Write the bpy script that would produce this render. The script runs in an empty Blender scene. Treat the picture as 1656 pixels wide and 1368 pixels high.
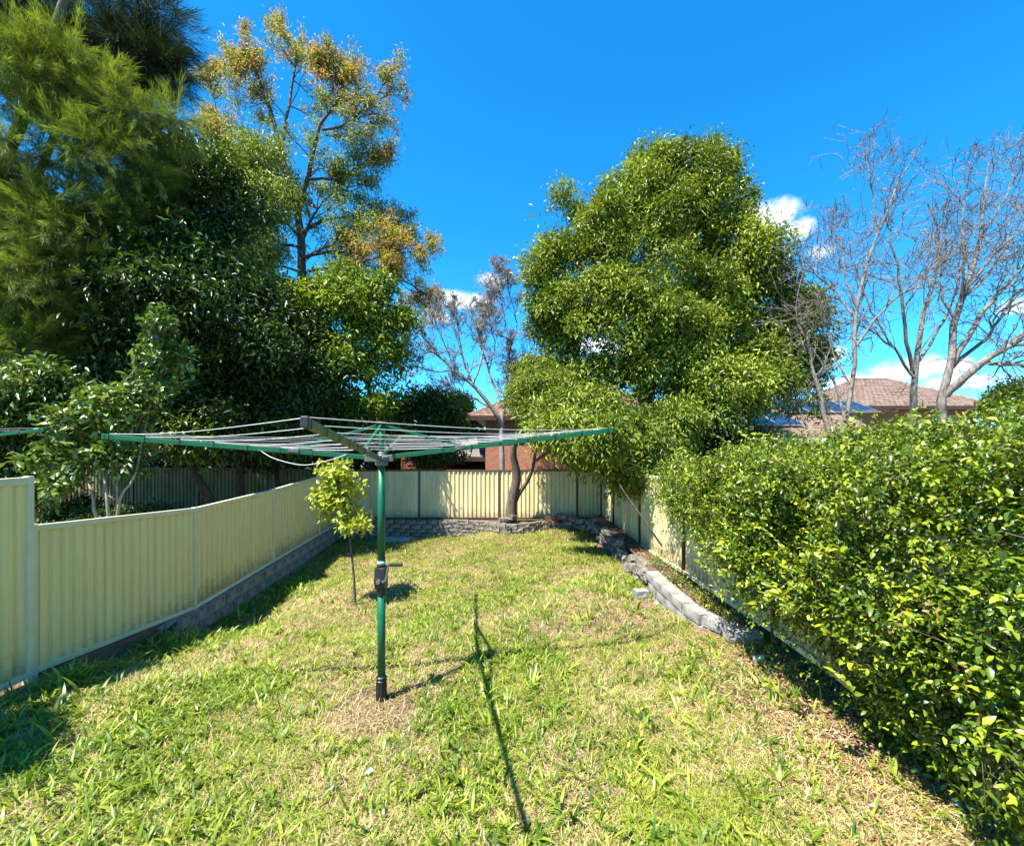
import bpy, math, random
import numpy as np
from mathutils import Vector, Matrix

random.seed(7)
RNG = np.random.default_rng(11)
S = bpy.context.scene
COL = S.collection
HC = 2.4            # eye height above the lawn
F = 715.0           # focal length in photo pixels (photo 1656 wide)

# ------------------------------------------------------------------ camera, sky, sun, exposure
cam_d = bpy.data.cameras.new('camera')
cam = bpy.data.objects.new('camera', cam_d)
COL.objects.link(cam)
cam.location = (0, 0, HC)
cam.rotation_euler = (math.radians(90), 0, 0)
cam_d.sensor_fit = 'HORIZONTAL'
cam_d.sensor_width = 36
cam_d.lens = 36 * F / 1656
cam_d.shift_y = 36 / 1656
cam_d.clip_start = 0.05
cam_d.clip_end = 3000
S.camera = cam

SH = Vector((0.396, 0.335, -1.0)).normalized()        # the way sunlight travels
SUN_EL = math.asin(-SH.z)
SUN_AZ = math.atan2(-SH.x, -SH.y)                       # from +Y towards +X
sun_d = bpy.data.lights.new('sun', 'SUN')
sun_d.energy = 5.0
sun_d.angle = math.radians(0.53)
sun_d.color = (1.0, 0.955, 0.87)
sun = bpy.data.objects.new('sun', sun_d)
COL.objects.link(sun)
sun.rotation_euler = SH.to_track_quat('-Z', 'Y').to_euler()

S.view_settings.view_transform = 'Standard'
S.view_settings.look = 'None'
S.view_settings.gamma = 1
S.view_settings.use_curve_mapping = False
S.view_settings.exposure = 1.58


def at(px, py, d):
    """photo pixel + distance -> world point"""
    return np.array(((px - 828) / F * d, d, HC + (720 - py) / F * d))


def build_world():
    w = bpy.data.worlds.new('World')
    S.world = w
    w.use_nodes = True
    nt = w.node_tree
    nt.nodes.clear()
    N, L = nt.nodes, nt.links
    out = N.new('ShaderNodeOutputWorld')
    bg = N.new('ShaderNodeBackground')
    sky = N.new('ShaderNodeTexSky')
    sky.sky_type = 'NISHITA'
    sky.sun_disc = False
    sky.sun_elevation = SUN_EL
    sky.sun_rotation = SUN_AZ
    sky.altitude = 0
    sky.air_density = 1.0
    sky.dust_density = 0.1
    sky.ozone_density = 2.0
    # the deep clean blue of the day: per channel gain
    sc_ = N.new('ShaderNodeSeparateColor'); L.new(sky.outputs[0], sc_.inputs[0])
    cc_ = N.new('ShaderNodeCombineColor')
    for k, (g_, e_) in enumerate(SKY_CURVE):
        pw = N.new('ShaderNodeMath'); pw.operation = 'POWER'; L.new(sc_.outputs[k], pw.inputs[0]); pw.inputs[1].default_value = e_
        ml = N.new('ShaderNodeMath'); ml.operation = 'MULTIPLY'; L.new(pw.outputs[0], ml.inputs[0]); ml.inputs[1].default_value = g_
        L.new(ml.outputs[0], cc_.inputs[k])
    mx = cc_
    # small cumulus puffs, each at its own bearing
    tc = N.new('ShaderNodeTexCoord')
    nz = N.new('ShaderNodeTexNoise')
    nz.inputs['Scale'].default_value = 16
    nz.inputs['Detail'].default_value = 7
    nz.inputs['Roughness'].default_value = 0.62
    L.new(tc.outputs['Generated'], nz.inputs['Vector'])
    sep = N.new('ShaderNodeSeparateXYZ')
    L.new(tc.outputs['Generated'], sep.inputs[0])

    def math_(op, a, b=None, c=None):
        m = N.new('ShaderNodeMath'); m.operation = op
        for i, v in enumerate((a, b, c)):
            if v is None: continue
            if isinstance(v, (int, float)): m.inputs[i].default_value = v
            else: L.new(v, m.inputs[i])
        return m.outputs[0]
    az = math_('ARCTAN2', sep.outputs[0], sep.outputs[1])
    el = math_('ARCSINE', sep.outputs[2])
    clouds = [(730, 486, 58, 15), (795, 452, 30, 9), (705, 512, 26, 9), (1248, 352, 46, 22), (1290, 372, 30, 16),
              (1330, 405, 24, 12), (1340, 578, 26, 13), (1470, 598, 60, 20), (1540, 592, 34, 13), (1640, 495, 34, 14),
              (1390, 622, 90, 15), (1560, 618, 90, 14), (860, 590, 20, 10), (960, 560, 50, 16)]
    acc = None
    for px, py, rx, ry in clouds:
        v = Vector(((px - 828), F, 720 - py)).normalized()
        a0 = math.atan2(v.x, v.y); e0 = math.asin(v.z)
        ra = rx / F * v.y * v.y * 1.35
        re = ry / F * v.y * 1.25
        da = math_('DIVIDE', math_('SUBTRACT', az, a0), ra)
        de = math_('DIVIDE', math_('SUBTRACT', el, e0), re)
        d2 = math_('ADD', math_('MULTIPLY', da, da), math_('MULTIPLY', de, de))
        m = math_('SUBTRACT', 1.0, d2)
        acc = m if acc is None else math_('MAXIMUM', acc, m)
    acc = math_('MAXIMUM', acc, -1.5)
    dens = math_('ADD', math_('MULTIPLY', acc, 0.8), math_('MULTIPLY', math_('SUBTRACT', nz.outputs[0], 0.47), 2.6))
    mr = N.new('ShaderNodeMapRange')
    mr.interpolation_type = 'SMOOTHSTEP'
    mr.inputs['From Min'].default_value = 0.0
    mr.inputs['From Max'].default_value = 1.25
    L.new(dens, mr.inputs['Value'])
    mix = N.new('ShaderNodeMix'); mix.data_type = 'RGBA'
    L.new(mr.outputs[0], mix.inputs['Factor'])
    L.new(mx.outputs[0], mix.inputs['A'])
    mix.inputs['B'].default_value = (5.6, 5.8, 6.1, 1)
    L.new(mix.outputs['Result'], bg.inputs['Color'])
    bg.inputs['Strength'].default_value = 0.11
    L.new(bg.outputs[0], out.inputs[0])


SKY_CURVE = ((0.06, 1.9), (0.64, 1.06), (1.0, 1.0))      # gain and exponent per channel: deep blue aloft, paler low down
build_world()

# ------------------------------------------------------------------ materials
MATS = {}


def new_mat(name):
    m = bpy.data.materials.new(name)
    m.use_nodes = True
    nt = m.node_tree
    nt.nodes.clear()
    out = nt.nodes.new('ShaderNodeOutputMaterial')
    return m, nt, out


def surf(name, c1, c2=None, rough=0.6, scale=8, metal=0.0, bump=0.0, bump_scale=60, stretch=(1, 1, 1), detail=6,
         c3=None, spec=0.4, coords='Object', lo=0.35, hi=0.65):
    if name in MATS: return MATS[name]
    m, nt, out = new_mat(name)
    N, L = nt.nodes, nt.links
    p = N.new('ShaderNodeBsdfPrincipled')
    p.inputs['Roughness'].default_value = rough
    p.inputs['Metallic'].default_value = metal
    p.inputs['Specular IOR Level'].default_value = spec
    tc = N.new('ShaderNodeTexCoord')
    mp = N.new('ShaderNodeMapping'); mp.inputs['Scale'].default_value = stretch
    L.new(tc.outputs[coords], mp.inputs[0])
    nz = N.new('ShaderNodeTexNoise'); nz.inputs['Scale'].default_value = scale
    nz.inputs['Detail'].default_value = detail; nz.inputs['Roughness'].default_value = 0.65
    L.new(mp.outputs[0], nz.inputs['Vector'])
    cr = N.new('ShaderNodeValToRGB')
    cr.color_ramp.elements[0].position = lo; cr.color_ramp.elements[0].color = (*c1, 1)
    cr.color_ramp.elements[1].position = hi; cr.color_ramp.elements[1].color = (*(c2 or c1), 1)
    if c3:
        e = cr.color_ramp.elements.new((lo + hi) / 2); e.color = (*c3, 1)
    L.new(nz.outputs[0], cr.inputs[0])
    L.new(cr.outputs[0], p.inputs['Base Color'])
    if bump:
        n2 = N.new('ShaderNodeTexNoise'); n2.inputs['Scale'].default_value = bump_scale
        n2.inputs['Detail'].default_value = 5
        L.new(mp.outputs[0], n2.inputs['Vector'])
        b = N.new('ShaderNodeBump'); b.inputs['Strength'].default_value = bump
        b.inputs['Distance'].default_value = 0.02
        L.new(n2.outputs[0], b.inputs['Height'])
        L.new(b.outputs[0], p.inputs['Normal'])
    L.new(p.outputs[0], out.inputs[0])
    MATS[name] = m
    return m


def leaf_mat(name, cols, trans=0.35, rough=0.42, gloss=0.35):
    """cols: list of (position, colour) over the per leaf tint 0..1"""
    m, nt, out = new_mat(name)
    N, L = nt.nodes, nt.links
    a = N.new('ShaderNodeAttribute'); a.attribute_name = 'tint'
    cr = N.new('ShaderNodeValToRGB')
    els = cr.color_ramp.elements
    els[0].position, els[0].color = cols[0][0], (*cols[0][1], 1)
    els[1].position, els[1].color = cols[-1][0], (*cols[-1][1], 1)
    for pos, c in cols[1:-1]:
        e = els.new(pos); e.color = (*c, 1)
    L.new(a.outputs['Fac'], cr.inputs[0])
    p = N.new('ShaderNodeBsdfPrincipled')
    p.inputs['Roughness'].default_value = rough
    p.inputs['Specular IOR Level'].default_value = gloss
    L.new(cr.outputs[0], p.inputs['Base Color'])
    t = N.new('ShaderNodeBsdfTranslucent')
    g = N.new('ShaderNodeMix'); g.data_type = 'RGBA'; g.blend_type = 'MULTIPLY'
    g.inputs['Factor'].default_value = 1
    L.new(cr.outputs[0], g.inputs['A'])
    g.inputs['B'].default_value = (1.5, 1.45, 0.6, 1)
    L.new(g.outputs['Result'], t.inputs['Color'])
    mx = N.new('ShaderNodeMixShader'); mx.inputs[0].default_value = trans
    L.new(p.outputs[0], mx.inputs[1]); L.new(t.outputs[0], mx.inputs[2])
    L.new(mx.outputs[0], out.inputs[0])
    return m


M_CREAM = surf('cream_sheet_metal', (0.76, 0.61, 0.24), (0.82, 0.67, 0.30), rough=0.42, scale=1.6, bump=0.02, stretch=(1, 1, 0.3))
M_CREAM_B = surf('weathered_cream_sheet_metal', (0.55, 0.46, 0.22), (0.72, 0.62, 0.34), rough=0.5, scale=2.5, stretch=(1, 1, 0.25), bump=0.03)


def add_dirt(m, amount=.75, height=.16):
    """soil splash on the lowest hand's breadth of each sheet and faint run marks"""
    nt = m.node_tree; N, L = nt.nodes, nt.links
    p = next(n for n in N if n.type == 'BSDF_PRINCIPLED'); src = p.inputs['Base Color'].links[0].from_socket
    tc = N.new('ShaderNodeTexCoord'); sp = N.new('ShaderNodeSeparateXYZ'); L.new(tc.outputs['Object'], sp.inputs[0])
    nz = N.new('ShaderNodeTexNoise'); nz.inputs['Scale'].default_value = 9; nz.inputs['Detail'].default_value = 6; L.new(tc.outputs['Object'], nz.inputs[0])
    a = N.new('ShaderNodeMath'); a.operation = 'MULTIPLY_ADD'; L.new(nz.outputs[0], a.inputs[0]); a.inputs[1].default_value = -.5; L.new(sp.outputs[2], a.inputs[2])
    mr = N.new('ShaderNodeMapRange'); L.new(a.outputs[0], mr.inputs[0])
    mr.inputs[1].default_value = -.25; mr.inputs[2].default_value = height - .1; mr.inputs[3].default_value = amount; mr.inputs[4].default_value = 0
    mp = N.new('ShaderNodeMapping'); mp.inputs['Scale'].default_value = (14, 14, .7); L.new(tc.outputs['Object'], mp.inputs[0])
    n2 = N.new('ShaderNodeTexNoise'); n2.inputs['Scale'].default_value = 1.5; n2.inputs['Detail'].default_value = 8; L.new(mp.outputs[0], n2.inputs[0])
    m2 = N.new('ShaderNodeMapRange'); L.new(n2.outputs[0], m2.inputs[0]); m2.inputs[1].default_value = .52; m2.inputs[2].default_value = .8; m2.inputs[3].default_value = 0; m2.inputs[4].default_value = .28
    mx = N.new('ShaderNodeMath'); mx.operation = 'MAXIMUM'; L.new(mr.outputs[0], mx.inputs[0]); L.new(m2.outputs[0], mx.inputs[1])
    mix = N.new('ShaderNodeMix'); mix.data_type = 'RGBA'; L.new(mx.outputs[0], mix.inputs['Factor']); L.new(src, mix.inputs['A']); mix.inputs['B'].default_value = (.26, .20, .11, 1)
    L.new(mix.outputs['Result'], p.inputs['Base Color'])


add_dirt(M_CREAM); add_dirt(M_CREAM_B)
M_BROWNM = surf('dark_brown_steel', (0.075, 0.032, 0.022), (0.11, 0.05, 0.035), rough=0.5, scale=5)
M_RAILC = surf('pale_cream_steel', (0.60, 0.56, 0.34), (0.68, 0.64, 0.42), rough=0.4, scale=3)
M_BLOCK = surf('grey_concrete_block', (0.15, 0.14, 0.11), (0.38, 0.355, 0.30), rough=0.95, scale=7, bump=0.5, bump_scale=90, c3=(0.26, 0.255, 0.23))
M_BLOCKL = surf('pale_concrete_block', (0.17, 0.16, 0.14), (0.33, 0.31, 0.28), rough=0.95, scale=7, bump=0.4, bump_scale=90)
M_BLOCKD = surf('mossy_split_face_block', (0.075, 0.065, 0.05), (0.30, 0.27, 0.225), rough=0.97, scale=6, bump=0.8, bump_scale=45, c3=(0.17, 0.15, 0.12))
M_BOARD = surf('brown_plinth_board', (0.10, 0.07, 0.045), (0.19, 0.14, 0.09), rough=0.9, scale=6, stretch=(4, 0.5, 4))
M_GREEN = surf('dark_green_powder_coat', (0.002, 0.085, 0.036), (0.003, 0.11, 0.042), rough=0.42, scale=4, spec=0.5)
M_GREENF = surf('weathered_green_coat_with_lichen', (0.03, 0.10, 0.035), (0.17, 0.19, 0.06), rough=0.6, scale=9, bump=0.1)
M_BLACK = surf('black_plastic', (0.012, 0.012, 0.013), (0.03, 0.03, 0.03), rough=0.45, scale=20)
M_GREYM = surf('grey_cast_metal', (0.10, 0.105, 0.10), (0.22, 0.22, 0.21), rough=0.5, scale=25, metal=0.5)
M_WIRE = surf('silver_line_wire', (0.50, 0.50, 0.48), (0.66, 0.66, 0.63), rough=0.4, scale=30)
M_TEAL = surf('pale_teal_sticker', (0.10, 0.42, 0.40), (0.5, 0.62, 0.58), rough=0.4, scale=60)
M_SOIL = surf('dark_garden_soil', (0.045, 0.030, 0.018), (0.14, 0.09, 0.055), rough=1, scale=9, bump=0.8, bump_scale=40)
M_BARK = surf('grey_brown_bark', (0.055, 0.042, 0.032), (0.15, 0.12, 0.095), rough=0.95, scale=9, stretch=(2, 2, 0.5), bump=0.6, bump_scale=30)
M_BARKD = surf('dark_bark', (0.03, 0.024, 0.018), (0.085, 0.065, 0.05), rough=0.95, scale=9, stretch=(2, 2, 0.5), bump=0.5, bump_scale=30)
M_BARKP = surf('pale_smooth_bark', (0.20, 0.17, 0.12), (0.34, 0.30, 0.22), rough=0.85, scale=8, stretch=(2, 2, 0.6))
M_DEAD = surf('weathered_grey_dead_wood', (0.085, 0.07, 0.055), (0.27, 0.235, 0.20), rough=0.9, scale=6, stretch=(2, 2, 0.6), bump=0.4)
M_DEAD2 = surf('pinkish_grey_dead_twigs', (0.17, 0.145, 0.125), (0.32, 0.285, 0.25), rough=0.9, scale=4)
M_WHITE = surf('white_plastic', (0.72, 0.72, 0.70), (0.8, 0.8, 0.79), rough=0.35, scale=6)
M_CONC = surf('grey_concrete_slab', (0.22, 0.23, 0.23), (0.34, 0.35, 0.35), rough=0.9, scale=5, bump=0.2)

# ------------------------------------------------------------------ object helpers


def link(o, parent=None):
    COL.objects.link(o)
    if parent is not None: o.parent = parent
    return o


def thing(name, label, cat, loc=(0, 0, 0), group=None):
    o = bpy.data.objects.new(name, None)
    o.empty_display_size = 0.2
    link(o); o.location = loc
    o['label'] = label; o['category'] = cat
    if group: o['group'] = group
    return o


def tag(o, label, cat, group=None):
    o['label'] = label; o['category'] = cat
    if group: o['group'] = group
    return o


def raw_mesh(name, V, FCS, mat, smooth=False):
    me = bpy.data.meshes.new(name)
    me.from_pydata([tuple(v) for v in V], [], FCS)
    me.materials.append(mat)
    if smooth: me.polygons.foreach_set('use_smooth', [True] * len(me.polygons))
    me.update()
    return me


def quad_mesh(name, V, Q, mat, tint=None, smooth=False):
    """fast numpy mesh, Q (n,k) faces of equal size, or list of such arrays"""
    me = bpy.data.meshes.new(name)
    if not isinstance(Q, (list, tuple)): Q = [Q]
    Q = [q for q in Q if len(q)]
    nv = len(V)
    me.vertices.add(nv)
    me.vertices.foreach_set('co', np.ascontiguousarray(V, dtype=np.float32).ravel())
    nl = sum(q.size for q in Q); nf = sum(len(q) for q in Q)
    me.loops.add(nl)
    me.loops.foreach_set('vertex_index', np.concatenate([q.ravel() for q in Q]).astype(np.int32))
    me.polygons.add(nf)
    tot = np.concatenate([np.full(len(q), q.shape[1], dtype=np.int32) for q in Q])
    st = np.concatenate(([0], np.cumsum(tot)[:-1])).astype(np.int32)
    me.polygons.foreach_set('loop_start', st)
    me.polygons.foreach_set('loop_total', tot)
    if smooth: me.polygons.foreach_set('use_smooth', np.ones(nf, dtype=bool))
    if tint is not None:
        a = me.attributes.new('tint', 'FLOAT', 'POINT')
        a.data.foreach_set('value', np.ascontiguousarray(tint, dtype=np.float32))
    me.materials.append(mat)
    me.update(calc_edges=True)
    return me


def part(name, me, parent=None, loc=None, stuff=False):
    o = bpy.data.objects.new(name, me)
    link(o, parent)
    if loc is not None: o.location = loc
    if stuff: o['kind'] = 'stuff'
    return o


def wpart(name, V, Q, mat, parent, smooth=False, stuff=False, tint=None):
    """part whose vertices are given in world space below an unrotated parent"""
    V = np.asarray(V, dtype=float)
    if parent is not None: V = V - np.array(parent.location)
    if isinstance(Q, list) and Q and not isinstance(Q[0], np.ndarray):
        me = raw_mesh(name, V, Q, mat, smooth)
    else:
        me = quad_mesh(name, V, Q, mat, tint, smooth)
    return part(name, me, parent, stuff=stuff)


BOXF = [(0, 3, 2, 1), (4, 5, 6, 7), (0, 1, 5, 4), (1, 2, 6, 5), (2, 3, 7, 6), (3, 0, 4, 7)]


class MB:
    """collects simple solids into one mesh"""
    def __init__(self): self.V = []; self.F = []

    def add(self, V, Fc):
        b = len(self.V)
        self.V += [tuple(v) for v in V]
        self.F += [tuple(i + b for i in f) for f in Fc]
        return self

    def box(self, x0, y0, z0, x1, y1, z1, mtx=None):
        V = [(x0, y0, z0), (x1, y0, z0), (x1, y1, z0), (x0, y1, z0), (x0, y0, z1), (x1, y0, z1), (x1, y1, z1), (x0, y1, z1)]
        if mtx is not None: V = [tuple(mtx @ Vector(v)) for v in V]
        return self.add(V, BOXF)

    def bar(self, a, b, w, h, up=(0, 0, 1)):
        a = Vector(a); b = Vector(b); t = (b - a).normalized(); u = Vector(up)
        s = t.cross(u).normalized(); u = s.cross(t).normalized()
        V = []
        for p in (a, b):
            for i, j in ((-1, -1), (1, -1), (1, 1), (-1, 1)):
                V.append(p + s * (i * w / 2) + u * (j * h / 2))
        return self.add(V, [(3, 2, 1, 0), (4, 5, 6, 7), (0, 1, 5, 4), (1, 2, 6, 5), (2, 3, 7, 6), (3, 0, 4, 7)])

    def lathe(self, prof, n=16, c=(0, 0, 0)):
        V = []; Fc = []
        for r, z in prof:
            for k in range(n):
                a = 2 * math.pi * k / n
                V.append((c[0] + r * math.cos(a), c[1] + r * math.sin(a), c[2] + z))
        for i in range(len(prof) - 1):
            for k in range(n):
                k2 = (k + 1) % n
                Fc.append((i * n + k, i * n + k2, (i + 1) * n + k2, (i + 1) * n + k))
        Fc.append(tuple(reversed(range(n)))); Fc.append(tuple((len(prof) - 1) * n + k for k in range(n)))
        return self.add(V, Fc)

    def build(self, name, mat, parent=None, smooth=False, bevel=0.0, world=False):
        V = self.V
        if world and parent is not None:
            L_ = parent.location
            V = [(v[0] - L_.x, v[1] - L_.y, v[2] - L_.z) for v in V]
        me = raw_mesh(name, V, self.F, mat)
        if smooth:
            me.polygons.foreach_set('use_smooth', [len(p.vertices) == 4 for p in me.polygons])
        o = part(name, me, parent)
        if bevel:
            m = o.modifiers.new('bevel', 'BEVEL'); m.width = bevel; m.segments = 2; m.limit_method = 'ANGLE'
        return o


def vnoise(x, y, s, seed=0):
    """cheap smooth value noise"""
    rng = np.random.default_rng(seed); T = rng.random((64, 64))
    u = x * s + 100; v = y * s + 100
    i = np.floor(u).astype(int); j = np.floor(v).astype(int); fu = u - i; fv = v - j
    fu = fu * fu * (3 - 2 * fu); fv = fv * fv * (3 - 2 * fv)
    g = lambda a, b: T[a % 64, b % 64]
    return (g(i, j) * (1 - fu) + g(i + 1, j) * fu) * (1 - fv) + (g(i, j + 1) * (1 - fu) + g(i + 1, j + 1) * fu) * fv


def nrm(a):
    return a / np.maximum(np.linalg.norm(a, axis=-1, keepdims=True), 1e-9)


def tubes(polys):
    """polys: list of (pts k x 3, radii k, sides) -> V, faces; batched by shape"""
    groups = {}
    for p, r, s in polys: groups.setdefault((len(p), s), []).append((p, r))
    VV = []; QQ = []; base = 0
    for (k, s), items in groups.items():
        P = np.array([i[0] for i in items], dtype=float); R = np.array([i[1] for i in items], dtype=float)
        n = len(P)
        T = np.gradient(P, axis=1); T = nrm(T)
        ref = np.where(np.abs(T[:, :1, 2:3]) > 0.9, np.array([[[1., 0, 0]]]), np.array([[[0, 0, 1.]]]))
        ref = np.broadcast_to(ref, T.shape)
        U = nrm(np.cross(T, ref)); W = np.cross(T, U)
        a = np.arange(s) * 2 * math.pi / s
        V = P[:, :, None, :] + R[:, :, None, None] * (np.cos(a)[None, None, :, None] * U[:, :, None, :] + np.sin(a)[None, None, :, None] * W[:, :, None, :])
        VV.append(V.reshape(-1, 3))
        idx = np.arange(n * k * s).reshape(n, k, s)
        A = idx[:, :-1, :]; B = np.roll(A, -1, axis=2); C = np.roll(idx[:, 1:, :], -1, axis=2); D = idx[:, 1:, :]
        QQ.append(np.stack([A, B, C, D], -1).reshape(-1, 4) + base)
        base += n * k * s
    return np.concatenate(VV), np.concatenate(QQ)


def tube_part(name, polys, mat, parent, smooth=True, stuff=False):
    V, Q = tubes(polys)
    return wpart(name, V, Q, mat, parent, smooth, stuff)


def smooth_path(pts, n):
    """Catmull-Rom through pts, n samples"""
    P = np.array(pts, dtype=float)
    if len(P) == 2: return P[0] + (P[1] - P[0]) * np.linspace(0, 1, n)[:, None]
    P = np.vstack((2 * P[0] - P[1], P, 2 * P[-1] - P[-2]))
    m = len(P) - 3
    t = np.linspace(0, m - 1e-6, n); i = t.astype(int); u = (t - i)[:, None]
    a, b, c, d = P[i], P[i + 1], P[i + 2], P[i + 3]
    return 0.5 * (2 * b + (c - a) * u + (2 * a - 5 * b + 4 * c - d) * u ** 2 + (3 * b - a - 3 * c + d) * u ** 3)


def rand_dirs(n):
    return nrm(RNG.normal(size=(n, 3)))


def leaves(P, D, L, W, bend=0.2, fold=0.25, six=False, tint=None, N=None):
    """leaf geometry. P base, D direction, L length, W width; returns V, Q, tint per vertex"""
    n = len(P)
    if N is None: N = rand_dirs(n) * 0.9 + np.array([0, 0, 0.9])
    Sd = nrm(np.cross(D, N)); Nn = np.cross(Sd, D)
    L = np.broadcast_to(L, (n,))[:, None]; W = np.broadcast_to(W, (n,))[:, None]
    if not six:
        mid = P + D * L * 0.45
        V = np.stack([P, mid + Sd * W * .5 + Nn * W * fold, P + D * L - Nn * L * bend, mid - Sd * W * .5 + Nn * W * fold], 1)
        b = np.arange(n)[:, None] * 4
        Q = np.concatenate([b + np.array([[0, 1, 2]]), b + np.array([[0, 2, 3]])])
        k = 4
    else:
        m1 = P + D * L * 0.33; m2 = P + D * L * 0.72 - Nn * L * bend * 0.45
        tip = P + D * L * 0.98 - Nn * L * bend
        V = np.stack([P, m1 + Sd * W * .5 + Nn * W * fold, m1 - Nn * 0, m1 - Sd * W * .5 + Nn * W * fold,
                      m2 + Sd * W * .36 + Nn * W * fold * .8, m2 - Sd * W * .36 + Nn * W * fold * .8, tip, m2], 1)
        b = np.arange(n)[:, None] * 8
        Q = [np.concatenate([b + np.array([[0, 1, 2]]), b + np.array([[0, 2, 3]]), b + np.array([[4, 6, 7]]), b + np.array([[7, 6, 5]])]),
             np.concatenate([b + np.array([[1, 4, 7, 2]]), b + np.array([[2, 7, 5, 3]])])]
        k = 8
    if tint is None: tint = RNG.random(n)
    return V.reshape(-1, 3), Q, np.repeat(tint, k)


def sub_blobs(blobs, per=9, scale=0.42, seed=1):
    """break each ellipsoid into knobbly lobes near its surface"""
    rng = np.random.default_rng(seed)
    out = []
    for c, r in blobs:
        c = np.array(c, float); r = np.array(r, float)
        out.append((c, r * 0.72))
        for _ in range(per):
            u = rng.normal(size=3); u /= np.linalg.norm(u)
            s = scale * rng.uniform(0.45, 1.3)
            q = r * s * rng.uniform(.65, 1.35, 3); q[2] *= 0.85
            out.append((c + u * r * (1.0 - s * 0.75) * rng.uniform(.9, 1.14), q))
    return out


def crown_points(blobs, n, shell=0.25, seed=2, up=0.0):
    """n clump centres in the outer shell of ellipsoids, and outward directions"""
    rng = np.random.default_rng(seed)
    C = np.array([b[0] for b in blobs]); R = np.array([b[1] for b in blobs])
    A = (R[:, 0] * R[:, 1] + R[:, 1] * R[:, 2] + R[:, 0] * R[:, 2])
    i = rng.choice(len(blobs), n, p=A / A.sum())
    u = rng.normal(size=(n, 3)); u[:, 2] += up; u = nrm(u)
    rad = 1.0 - np.abs(rng.normal(size=n)) * shell
    rad = np.where(rng.random(n) < .14, 1 + np.abs(rng.normal(size=n)) * .16, rad)
    P = C[i] + u * R[i] * rad[:, None]
    return P, nrm(u / R[i]), i


def foliage(name, P, O, per, spread, L, W, mat, parent, droop=0.3, outw=0.6, six=False, bend=0.2, tint_c=None, tint_j=0.25,
            jitL=0.3, fold=0.22, stuff=True, nup=0.9):
    n = len(P)
    base = np.repeat(P, per, axis=0) + RNG.normal(size=(n * per, 3)) * spread
    D = nrm(np.repeat(O, per, axis=0) * outw + rand_dirs(n * per) * 0.9 + np.array([0, 0, -droop]))
    LL = L * (1 + (RNG.random(n * per) - 0.5) * 2 * jitL)
    if tint_c is None: tint_c = RNG.random(n)
    t = np.clip(np.repeat(tint_c, per) + RNG.normal(size=n * per) * tint_j, 0, 1)
    N = rand_dirs(n * per) * 0.8 + np.array([0, 0, nup]) + np.repeat(O, per, axis=0) * 0.3
    V, Q, tt = leaves(base, D, LL, LL * (W / L), bend=bend, fold=fold, six=six, tint=t, N=N)
    return wpart(name, V, Q, mat, parent, stuff=stuff, tint=tt)


def limb(a, b, r0, r1, n=7, wob=0.06, sag=0.0, sides=6):
    a = np.array(a, float); b = np.array(b, float)
    t = np.linspace(0, 1, n)[:, None]
    d = np.linalg.norm(b - a)
    off = RNG.normal(size=(n, 3)) * wob * d * np.sin(t * math.pi)
    off[1:-1] = (off[1:-1] + 0.5 * off[:-2] + 0.5 * off[2:]) / 2 if n > 3 else off[1:-1]
    p = a + (b - a) * t + off
    p[:, 2] += sag * d * np.sin(t[:, 0] * math.pi)
    return p, r0 + (r1 - r0) * t[:, 0] ** 0.8, sides


def limbs_to(blobs, trunk, r, k=1, twigs=None, seed=0):
    """limbs from the trunk path to every blob centre, then twigs to clump points"""
    rng = np.random.default_rng(seed)
    out = []
    for c, rr in blobs:
        if c[2] < 1.9 and trunk[-1][2] > 3: continue
        if min(rr) < .12 * max(trunk[-1][2] - 1, .5): continue
        j = np.argmin(np.linalg.norm(trunk - (np.array(c) - np.array([0, 0, 0.6 * np.linalg.norm(rr)])), axis=1))
        out.append(limb(trunk[j], c, r * rng.uniform(0.6, 1), r * 0.25, n=7, wob=0.05, sag=0.05))
    if twigs is not None:
        Cs = np.array([b[0] for b in blobs])
        P, idx = twigs
        for p, i in zip(P, idx):
            out.append(limb(Cs[i] + rng.normal(size=3) * 0.1, p, r * 0.16, r * 0.05, n=4, wob=0.07, sides=3))
    return out


def grow(p, d, length, r, lev, out, spread=0.55, up=0.25, kids=(3, 5), shrink=0.62, wob=0.18, rng=None, minr=0.0022, seg=None):
    """recursive bare branching"""
    k = seg or (6 if lev >= 2 else 5)
    pts = [np.array(p, float)]
    dd = np.array(d, float)
    for i in range(k):
        dd = dd + rng.normal(size=3) * wob + np.array([0, 0, up * 0.25])
        dd /= np.linalg.norm(dd)
        pts.append(pts[-1] + dd * length / k)
    pts = np.array(pts)
    rad = np.linspace(r, max(r * 0.38, minr), k + 1)
    out.append((pts, rad, 6 if r > 0.02 else (4 if r > 0.008 else 3)))
    if lev == 0: return
    for _ in range(rng.integers(kids[0], kids[1] + 1)):
        t = rng.uniform(0.25, 1.0)
        i = min(int(t * k), k - 1); q = pts[i] + (pts[i + 1] - pts[i]) * (t * k - i)
        base = pts[i + 1] - pts[i]; base /= np.linalg.norm(base)
        s = rng.normal(size=3); s -= base * s.dot(base); s /= np.linalg.norm(s)
        nd = base * math.cos(spread) + s * math.sin(spread * rng.uniform(0.6, 1.4)) + np.array([0, 0, up])
        nd /= np.linalg.norm(nd)
        grow(q, nd, length * shrink * rng.uniform(0.7, 1.2), max(rad[i] * 0.62, minr), lev - 1, out, spread, up, kids, shrink, wob, rng, minr)


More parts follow.
